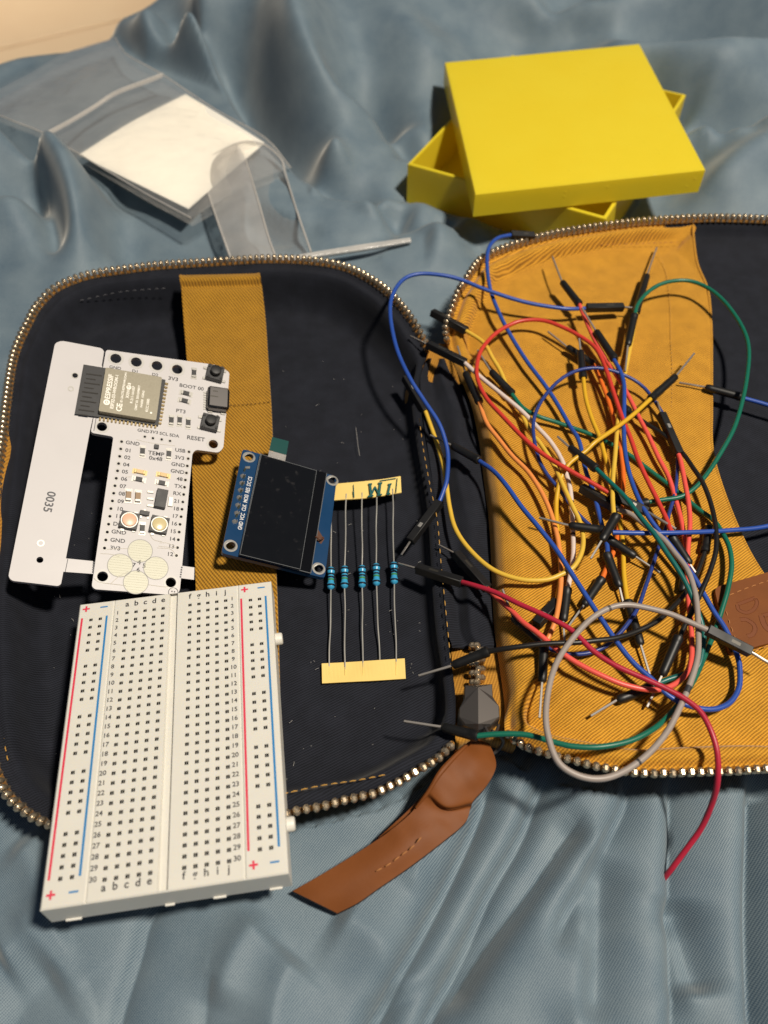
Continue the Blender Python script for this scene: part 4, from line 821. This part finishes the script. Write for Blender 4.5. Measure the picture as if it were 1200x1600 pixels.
for k, (tx, ty, bx, by, ex, ey) in enumerate(((590,340,591,730,583,1160),(663,335,655,725,658,1160),(737,330,737,722,742,1155),(806,322,804,713,821,1150),(880,312,887,706,897,1140))):
    a, b, e = r3(tx, ty, TZ((tx, ty))+.1), r3(bx, by, 3.6+.5*(k % 2)), r3(ex, ey, 1.4); d1, d2 = nrm(a-b), nrm(e-b); d = nrm(d1-d2)
    wv = lambda i: np.array([.13*math.sin(i*1.7+k), 0, .2*math.sin(i*2.3+k)])
    body = MB(); body.tube([b+d*s for s, r in prof], [r for s, r in prof], 20); bo = body.obj('resistor', M['res_blue'], rst)
    mb = MB(); mb.tube(cr([b+d*3.9]+[b+d*3.9+(a-b-d*3.9)*t+wv(i) for i, t in enumerate((.25, .5, .75))]+[a], 30), .24, 8); mb.obj('lead', M['steel'], bo)
    mb = MB(); mb.tube(cr([b-d*3.9]+[b-d*3.9+(e-b+d*3.9)*t+wv(i+4) for i, t in enumerate((.25, .5, .75))]+[e], 30), .24, 8); mb.obj('lead', M['steel'], bo)
    for s, m_ in ((2.7, 'band_dark'), (1.15, 'band_dark'), (.1, 'band_dark'), (-.75, 'band_green'), (-2.7, 'band_dark')):
        rr = np.interp(s, [p[0] for p in prof], [p[1] for p in prof])+.025
        MB().tube([b+d*(s-.3), b+d*(s+.3)], rr, 20, cap=False).obj('colour_band', M[m_], bo)
# ridges the leads press into the lower tape
mb = MB()
for x in (583,658,742,821,897): mb.tube([r3(x, 1122, 1.62), r3(x-1, 1185, 1.58)], .14, 6)
mb.obj('lead_ridge', M['paper_tape'], t2)

# ------------------------------------------------------------------ yellow box and its loose lid
ZB = 17.0
Lc, Fc, Rc = P(637, 256, ZB), P(947, 342, ZB), P(1072, 148, ZB)
Lc = Fc+(Lc-Fc); Bc = Lc+Rc-Fc
box = thing('yellow_box', 'open yellow plastic box standing behind the pouch under a crooked lid', 'box', (Lc+Rc)/2+[0, 0, -21])
ctr = (Lc+Rc)/2
def ringbox(q, z0, z1, th, floor_z=None, top=False):
    mb = MB(); c = sum(q)/4; qi = []
    for i in range(4):
        a, b, d = q[i-1], q[i], q[(i+1) % 4]; u1, u2 = nrm(a-b), nrm(d-b); qi.append(b+(u1+u2)*th)
    h = lambda pts, z: [np.array([p[0], p[1], z]) for p in pts]
    ch = .35; qo = [p+nrm((c-p)*[1, 1, 0])*ch for p in q]
    if not top:
        v = h(q, z0)+h(q, z1-ch)+h(qo, z1)+h(qi, z1)+h(qi, z0+th); f = []
        for l in range(4): f += [(l*4+i, l*4+(i+1) % 4, l*4+4+(i+1) % 4, l*4+4+i) for i in range(4)]
        f += [(0, 1, 2, 3), (16, 17, 18, 19)]
    else:
        v = h(qi, z1-th)+h(qi, z0)+h(q, z0)+h(q, z1-ch)+h(qo, z1); f = []
        for l in range(4): f += [(l*4+i, l*4+(i+1) % 4, l*4+4+(i+1) % 4, l*4+4+i) for i in range(4)]
        f += [(0, 1, 2, 3), (16, 17, 18, 19)]
    return mb.add(v, f)
ringbox([Lc, Fc, Rc, Bc], ZB-21, ZB, 1.5).obj('box_walls', M['yellow'], box, smooth=False)
ZL = 28.5; q = [P(695, 97.5, ZL), P(742.5, 303.5, ZL), P(1102.5, 265, ZL), P(999, 68.5, ZL)]
lid = ringbox(q, ZL-10.5, ZL, 1.6, top=True).obj('box_lid', M['yellow'], None, base=sum(q)/4-[0, 0, 10.5], smooth=False); lid['label'] = 'glossy yellow plastic lid laid crooked across the open yellow box'; lid['category'] = 'lid'

# ------------------------------------------------------------------ clear zip bag, white card, clear tray
BG = [((-30,165,13),(40,125,15),(105,90,16),(182,66,16)), ((-10,182,13),(62,142,15),(122,112,16),(192,84,16)), ((25,198,14),(88,165,15),(148,131,16),(206,98,16)), ((70,216,13),(135,190,14.5),(195,158,15),(262,128,15)), ((128,250,13.5),(190,225,15),(260,186,15.5),(340,178,13)), ((215,300,14.5),(270,265,16),(340,235,15.5),(415,222,11)), ((300,348,13),(350,320,14),(400,290,12),(455,268,8))]
g = smooth_rows(BG, 60, 40); g[:, :, 2] += wob(g[:, :, 0], g[:, :, 1], 12, 91)*.7+2.4
g[:, :, 2] += wob(g[:, :, 0], g[:, :, 1], 3.5, 95)*.22*np.clip(wob(g[:, :, 0], g[:, :, 1], 20, 96)+.4, 0, 1)
bag = thing('zip_bag', 'clear zip lock plastic bag holding a white card at upper left of the sheet', 'plastic bag', P(180, 230, 6))
MB().grid(g).obj('upper_film', M['film'], bag, angle=180)
g2 = g.copy(); g2[:, :, 2] -= 4.2+wob(g[:, :, 0], g[:, :, 1], 18, 92)*.5; MB().grid(g2).obj('lower_film', M['film'], bag, angle=180)
mb = MB(); zl_ = cr([g[k, i]+[0, 0, .3] for k, i in ((20, 0), (20, 8), (20, 16), (20, 24), (20, 32), (20, 39))], 40); mb.tube(zl_, .7, 8); mb.tube(zl_+[0, -2.2, -.2], .35, 6); mb.obj('zip_seal', M['film_edge'], bag)
mb = MB(); mb.tube(g[:, 0], .3, 6); mb.tube(g[:, -1], .3, 6); mb.obj('side_seam', M['film_edge'], bag)
cq = [(123,242,15.5),(206,190,16.5),(290,147,16),(352,184,16.2),(413,223,14.5),(352,275,16.5),(294,326,16.5),(208,284,16.5)]
cg = [[(123,242,15.3),(206,190,15.8),(290,147,15.2)],[(208,284,15.6),(280,235,15.2),(352,184,15.0)],[(294,326,15.0),(352,275,14.6),(413,223,13.6)]]
g = smooth_rows(cg, 24, 24); dn = g.copy(); dn[:, :, 2] -= .5; mb = MB().grid(g); mb.grid(dn)
for k in (0, -1): mb.grid(np.stack([g[:, k], dn[:, k]])); mb.grid(np.stack([g[k], dn[k]]))
cb = P(294, 326, 14.4); card = mb.obj('white_card', M['card'], None, base=cb, angle=60); card['label'] = 'blank white card inside the clear zip bag'; card['category'] = 'card'
tray = thing('plastic_tray', 'frosted clear plastic blister tray with a rounded end behind the navy half of the pouch', 'plastic tray', P(430, 400, 2))
T = lambda a, z: [(x, y, z) for x, y in a]
mb = MB(); mb.grid(smooth_rows([[(314,268,12),(330,245,14),(370,224,15)],[(322,292,14),(350,262,17),(384,250,18)],[(338,340,13),(372,320,16),(404,316,16)],[(352,380,11),(385,366,14),(420,372,13)],[(362,408,8),(395,405,11),(432,404,10)]], 40, 20)).obj('tray_wall', M['frost'], tray, angle=180)
MB().grid(smooth_rows([[(370,224,15),(398,222,15),(420,230,14),(440,250,12)],[(384,250,14),(410,254,11),(428,258,10),(446,272,9.5)],[(404,316,12),(425,310,7),(446,312,6),(464,330,7)],[(420,372,9),(445,368,5),(465,368,5),(481,388,6)],[(432,404,8),(450,402,5),(470,398,5),(486,394,5)]], 40, 24)).obj('tray_floor', M['film'], tray, angle=180)
MB().grid(smooth_rows([[(362,410,9),(430,404,10),(500,392,9),(570,381,9),(641,371,9)],[(362,416,8.5),(430,410,9.4),(500,400,8.4),(570,390,8.4),(643,378,8.4)],[(362,420,5),(430,416,5),(500,404,5),(570,393,5),(641,381,5)]], 12, 60)).obj('tray_flange', M['film_edge'], tray, angle=180)
mb = MB()
for pts in ([(314,268,12.3),(330,245,14.3),(370,224,15.3),(398,222,15.3),(420,230,14.3),(440,250,12.3),(446,272,10),(464,330,8),(486,394,6)],[(314,268,12.3),(322,292,14),(338,340,13.2),(352,380,11.2),(362,408,8.2)],[(384,250,18.2),(404,316,16.2),(420,372,13.2),(432,404,10.2)]): mb.tube(cr([P(*q) for q in pts], 60), .45, 8)
mb.obj('tray_rim', M['film_edge'], tray)
# something wooden on the floor beyond the bed
wp = P(150, 4, -247); wd = thing('wooden_block', 'small dark wooden piece on the tiled floor at the top edge of the picture', 'wood', wp+[0, 60, 0]); MB().box(wp+np.array([60, 120, 30]), (1, .3, 0), (-.3, 1, 0), (0, 0, 1), 130, 60, 60, 5).obj('wooden_body', M['wood'], wd); MB().box(wp+np.array([60, 118, 62]), (1, .3, 0), (-.3, 1, 0), (0, 0, 1), 136, 66, 4, 1).obj('top_edge', M['wood'], wd)

# ------------------------------------------------------------------ jumper wires
GRP = 'jumper wires tangled over the pouch'
def zpath(zs, n): return np.interp(np.linspace(0, 1, n), np.linspace(0, 1, len(zs)), zs)
def connector(t, kind, a, b, pin, up, glint=False):
    a, b = P(*a), P(*b); d = nrm(b-a); ln = np.linalg.norm(b-a); s_ = nrm(np.cross(d, [0, 0, 1.])); 
    roll = up; s2 = s_*math.cos(roll)+np.cross(d, s_)*math.sin(roll); n2 = np.cross(s2, d)
    if kind == 'rect':
        mb = MB(); mb.box((a+b)/2, d, s2, n2, ln, 2.65, 2.65, .18); o = mb.obj('connector_housing', M['black'], t)
        top = n2 if n2[2] > 0 else -n2; mb = MB(); c = (a+b)/2+top*1.335
        if glint: mb.box(c+d*ln*.14, d, s2, top, ln*.10, 1.1, .12, .03); mb.obj('contact_window', M['steel'], o)
        else: mb.box(c+d*ln*.12, d, s2, top, ln*.2, .9, .04); mb.obj('latch_slot', M['cavity'], o)
        MB().tube([b-d*.05, b+d*.02], .5, 8).obj('pin_mouth', M['cavity'], o)
    else:
        mb = MB(); mb.tube([a-d*.3, a, a+d*1.2, a+d*1.5, a+d*2.6, a+d*ln*.5, b-d*2, b-d*.5, b], [1.2, 1.5, 1.56, 1.42, 1.42, 1.36, 1.32, 1.25, .8], 14); o = mb.obj('connector_sleeve', M['black_soft'], t)
    if pin is not None:
        p = P(*pin); MB().box((b+p)/2, nrm(p-b), s2 if kind == 'rect' else s_, np.cross(nrm(p-b), s_), np.linalg.norm(p-b), .62, .62, .08).obj('pin', M['pin'], o)
def wire(label, col, pts, zs, ends=(), r=.75, bands=()):
    zz = zpath(zs, len(pts)); w = np.array([P(x, y, z) for (x, y), z in zip(pts, zz)]); path = cr(w, max(40, len(pts)*9))
    base = path[len(path)//2].copy(); base[2] = path[:, 2].min()-r
    t = thing('jumper_wire', label, 'wire', base, GRP); o = MB().tube(path, r, 12).obj('wire_insulation', M['w_'+col], t)
    for f0, f1 in bands:
        i0, i1 = int(f0*len(path)), max(int(f0*len(path))+2, int(f1*len(path))); MB().tube(path[i0:i1], r+.02, 12).obj('ink_band', M['ink'], o)
    for e in ends:
        kind, a, b, pin = e[:4]; connector(t, kind, a, b, pin, e[4] if len(e) > 4 else .3, e[5] if len(e) > 5 else False)
wire('blue jumper wire arching high across the gap between the two pouch halves', 'blue', [(914,482),(880,482),(820,472),(760,453),(720,437),(690,430),(655,428),(630,437),(613,462),(610,495),(620,545),(640,590),(662,625),(685,660),(696,690),(700,715),(698,750),(692,770),(685,788)], [19,21,25,27,27,25,22,18,14,12,10], [('rect',(916,481,19),(974,480,18),(990,481,18),.1),('rect',(687,785,10.6),(641,846,9),(627,867,8),.2,True)])
wire('blue jumper wire entering over the top left corner of the mustard half', 'blue', [(799,367),(778,372),(765,385),(761,405),(763,435),(770,465),(790,510),(820,560),(850,600),(870,630),(890,665),(905,690),(915,735),(926,765),(937,807),(948,850),(949,868)], [24,26,25,22,18,17,16,16,17,17,16,16], [('rect',(798,367,24),(834,369,22),None),('round',(948,866,16),(968,918,15.5),(976,952,14.5))])
wire('dull yellow jumper wire sweeping under the hinge in a wide loop with two black housings', 'yellow', [(727,516),(755,535),(770,560),(782,580),(795,610),(810,635),(820,657),(832,680),(842,690),(864,724),(880,759),(896,794),(905,813),(911,838),(909,862),(897,885),(878,897),(852,906),(812,905),(770,890),(735,860),(712,827),(702,790),(696,745),(690,717),(680,685),(664,641)], [17,17,16,16,17,18,19,19,19,18,17,14,11,10,9.5], [('rect',(729,517,17),(675,488,17),None),('rect',(665,643,9.6),(633,590,10.5),None,.2,True)])
wire('white jumper wire with black bands running down the left of the mustard pocket', 'white', [(725,566),(752,590),(785,617),(815,642),(840,668),(860,690),(877,717),(885,742),(891,765),(894,807),(896,857),(894,883),(890,905),(886,925)], [18,18,17,16.5,16,16,16,15.5,15], [('rect',(727,567,18),(668,538,17),(641,525,16.5),.25),('round',(886,920,15.5),(880,971,15),(882,1002,14.5))], .78, ((.56,.575),(.68,.70),(.80,.815)))
wire('pale orange jumper wire bowing along the left side of the mustard pocket', 'orange', [(748,626),(760,660),(780,687),(800,712),(825,737),(845,767),(860,800),(870,835),(876,875),(876,917),(870,960),(862,985),(852,1006)], [16,16,16.5,17,17,17,17,16], [('round',(749,628,16),(727,582,16),(715,541,16.5)),('round',(850,1008,16),(847,1066,15),(843,1122,14.4))])
wire('bright red jumper wire looping round the upper left of the tangle', 'red', [(951,770),(924,754),(890,735),(852,712),(820,686),(785,650),(760,622),(747,595),(745,572),(752,547),(770,525),(792,510),(817,501),(850,501),(883,513),(909,527),(928,541),(940,560),(950,586),(959,614),(972,652),(985,684),(997,718),(1013,753),(1029,785),(1042,813),(1052,840)], [20,21,21,20,19,19,19,20,21,21,21,20,19,18,18], [('rect',(953,771,20),(1012,800,19),(1056,827,18),.5,True),('round',(1049,838,18),(1078,882,17),(1090,900,16))])
wire('long grey jumper wire making the big loop over the lower zipper', 'grey', [(950,785),(968,797),(985,803),(1010,822),(1035,841),(1054,864),(1073,889),(1084,918),(1089,946),(1091,984),(1090,1026),(1078,1068),(1060,1110),(1039,1148),(1007,1183),(969,1208),(934,1217),(899,1210),(871,1189),(856,1148),(853,1110),(859,1068),(871,1033),(892,1001),(920,970),(948,952),(976,945),(1007,949),(1046,959),(1077,972),(1107,985)], [18,19,21,22,22,22,22,22,23,24,25,25,24,24,24,24,24], [('rect',(966,796,18.5),(908,762,17),None,.3),('rect',(1105,984,24),(1173,1019,22),(1204,1038,21),.2)], .82, ((.355,.37),(.49,.495),(.86,.865)))
wire('crimson jumper wire hanging over the lower zipper with its end tucked into a fold', 'crimson', [(720,909),(742,915),(775,926),(812,944),(850,961),(892,984),(927,1017),(962,1040),(1004,1059),(1039,1075),(1070,1092),(1095,1113),(1112,1145),(1121,1180),(1121,1222),(1112,1257),(1095,1295),(1070,1330),(1049,1358),(1036,1374)], [13,17,20,22,23,23,23,23,23,22.5,20,12,4,-1,-5.5], [('rect',(722,910,13),(651,888,10),(622,880,9),.3)])
wire('coral red jumper wire dipping along the lower tangle and rising on its right side', 'coral', [(760,918),(780,937),(800,955),(817,972),(840,989),(874,1017),(902,1036),(937,1054),(976,1070),(1018,1078),(1046,1073),(1067,1059),(1079,1036),(1081,1005),(1079,970),(1075,930),(1074,895),(1075,857),(1078,819),(1076,788),(1070,753),(1063,718),(1058,706)], [13,17,20,20,20,19,17,16,16,17,18,18,18], [('rect',(762,920,13),(712,865,11),(685,851,11),.3),('rect',(1061,710,18),(1033,647,18),(1027,627,17.5),.2,True)])
wire('second coral red jumper wire from the uppermost pin straight down through the tangle', 'coral', [(903,470),(915,500),(928,529),(947,562),(962,585),(978,611),(997,649),(1013,680),(1029,715),(1045,746),(1057,785),(1065,816),(1071,850),(1076,885),(1068,915)], [20,19,18,17,16.5,16,15.8,15.5,15], [('round',(905,475,20),(878,440,21),(863,401,22)),('round',(1072,880,15),(1066,925,15),None)])
wire('black jumper wire curving down the right side of the tangle', 'black', [(978,640),(1010,662),(1035,678),(1064,705),(1083,731),(1099,756),(1111,788),(1118,822),(1119,857),(1111,888),(1099,917),(1083,952),(1067,984),(1061,998)], [16,17,18,19,19,19,19,18,18], [('round',(1060,996,18),(1034,1056,16),(1011,1105,14.5)),('round',(982,643,16),(950,615,15.4),None)])
wire('long blue jumper wire crossing the mustard pocket diagonally and looping by the leather patch', 'blue', [(747,719),(770,735),(790,757),(815,792),(840,822),(870,860),(895,899),(934,959),(965,1005),(990,1036),(1018,1061),(1039,1082),(1060,1096),(1088,1106),(1116,1108),(1140,1098),(1154,1076),(1156,1050),(1152,1025),(1134,984),(1115,955),(1099,927),(1082,898),(1055,862),(1029,829),(1013,807),(997,778),(985,746),(978,715),(975,684),(975,640),(975,602),(969,580),(958,560)], [15,20,21,20,19.5,19,18.5,17,16,16.5,17.5,18,19,20,20,20,20,20], [('round',(748,719,15.5),(706,696,13),(672,680,12)),('round',(960,561,20),(931,517,20.5),(909,481,22))])
wire('slim dark blue jumper wire arching over the middle of the tangle', 'dark_blue', [(948,840),(932,829),(912,812),(893,791),(874,765),(852,737),(839,708),(833,668),(839,640),(855,614),(877,592),(902,579),(928,575),(952,578),(975,586),(997,598),(1016,617),(1040,655),(1057,700),(1058,740),(1054,772),(1046,800),(1038,832),(1028,858),(1016,895),(1007,921),(997,949),(981,974),(966,992),(947,1009),(921,1020),(893,1022),(864,1016),(846,1003)], [15,15,16,18,20,21,21,20,17,16,16,16,16,16.5,17,16.5,16,15.5], [('round',(846,1004,16),(801,963,16.5),(785,921,17)),('round',(950,842,16.4),(993,870,16.5),(1031,895,15.2))], .62)
wire('blue jumper wire reaching over the dark lining towards the right edge of the picture', 'blue', [(957,832),(1010,833),(1073,832),(1137,829),(1200,822),(1262,800),(1295,750),(1285,690),(1240,648),(1200,633),(1154,620)], [21,21,20,18,17,17,17,16,16,16,16], [('round',(945,829,21),(889,821,20),(842,809,19)),('round',(1158,620,16),(1102,605,16),(1061,598,15.4))])
wire('golden yellow jumper wire hanging from the crossed pins near the top of the tangle', 'gold', [(911,586),(915,621),(924,652),(937,684),(945,712),(953,740),(962,775),(968,810),(973,850),(975,900),(981,945)], [19,18,17,16.5,16,15.5,15,15], [('round',(911,590,19),(907,548,20),(905,529,21)),('round',(981,940,15),(1001,1008,15),(1015,1054,14.4))])
wire('pale yellow jumper wire running vertically through the centre of the tangle', 'yellow', [(994,485),(990,515),(985,541),(978,576),(972,608),(967,643),(964,674),(961,712),(958,743),(957,775),(959,806)], [18,16,15.5,17,18,19.5,20.5,21.5,22], [('round',(994,488,18),(1011,430,17),(1026,387,16)),('round',(963,806,22.4),(940,845,22.6),(923,873,21))])
wire('golden yellow jumper wire lying diagonally from upper right across the red wires', 'gold', [(1018,622),(988,649),(959,671),(931,690),(915,705),(890,724),(877,746),(871,769),(869,790),(870,820),(874,860),(876,900),(870,940)], [22,23,23,21,18,16,15,14.6,14.6], [('round',(1017,623,22),(1056,588,21),(1085,552,21)),('rect',(871,940,15),(838,976,15),None,.3,True)])
wire('green jumper wire curving right round the tangle and out over the zipper slider', 'green', [(800,616),(817,637),(840,650),(870,660),(921,678),(953,693),(985,712),(1010,731),(1035,750),(1064,772),(1089,794),(1115,813),(1130,835),(1140,857),(1143,886),(1137,921),(1129,949),(1118,983),(1103,1020),(1085,1061),(1060,1100),(1039,1124),(1018,1141),(983,1158),(937,1167),(895,1166),(864,1159),(822,1148),(780,1147),(743,1150)], [17,16.5,15,14.8,14.8,15,15.5,17,18,17,15.5,16,18,21,22,21,19,17], [('round',(800,615,17),(767,580,17.5),(746,547,18)),('round',(745,1150,17),(691,1136,14.5),(631,1127,13.5))])
wire('green jumper wire making a large arch over the navy edge at upper right', 'green', [(991,495),(997,475),(1013,456),(1035,443),(1064,438),(1089,442),(1115,456),(1140,481),(1162,516),(1170,548),(1167,589),(1159,630),(1146,671),(1124,711),(1105,740),(1086,762),(1064,776),(1035,781),(1010,785)], [20,21,22,22,22,22,22,21,20,19,18,17,16], [('round',(991,493,20),(981,540,19),(977,580,17.5)),('round',(1012,785,16),(988,790,15.5),None)])
wire('teal jumper wire running from the centre down the right of the grey loop', 'teal', [(931,732),(953,753),(978,778),(1000,807),(1023,835),(1042,864),(1057,886),(1073,914),(1089,952),(1098,981),(1099,1003),(1092,1040),(1072,1052),(1040,1063),(1016,1074)], [22,23,23.5,23.5,23,22.5,21,19,17,16,15,15], [('round',(931,732,22),(890,699,20),(871,682,19)),('round',(1017,1074,15),(964,1094,14.8),(923,1119,14.2))])
wire('black jumper wire crossing the coral wires with its pin over the navy lining', 'black', [(763,1018),(800,1012),(850,1006),(900,1004),(930,1001),(962,997),(994,987),(1026,971),(1051,949),(1070,927),(1090,893),(1102,860)], [18,21.5,22.5,22.5,21.5,20,19,17,16,15.5], [('round',(762,1018,18),(707,1040,14),(654,1056,12)),('round',(1101,862,15.5),(1108,822,15.5),None)])
wire('deep orange jumper wire lying under the red wires in the middle of the tangle', 'deep_orange', [(926,568),(940,598),(950,624),(959,655),(966,681),(970,705),(974,740),(973,770),(970,800),(966,830),(960,858),(953,875),(941,904)], [15.5,15,15,15,14.8,14.6,14.6,14.6], [('round',(927,569,15.5),(886,542,16),(856,518,17)),('round',(940,905,15),(912,946,15.2),(888,979,14.6))])
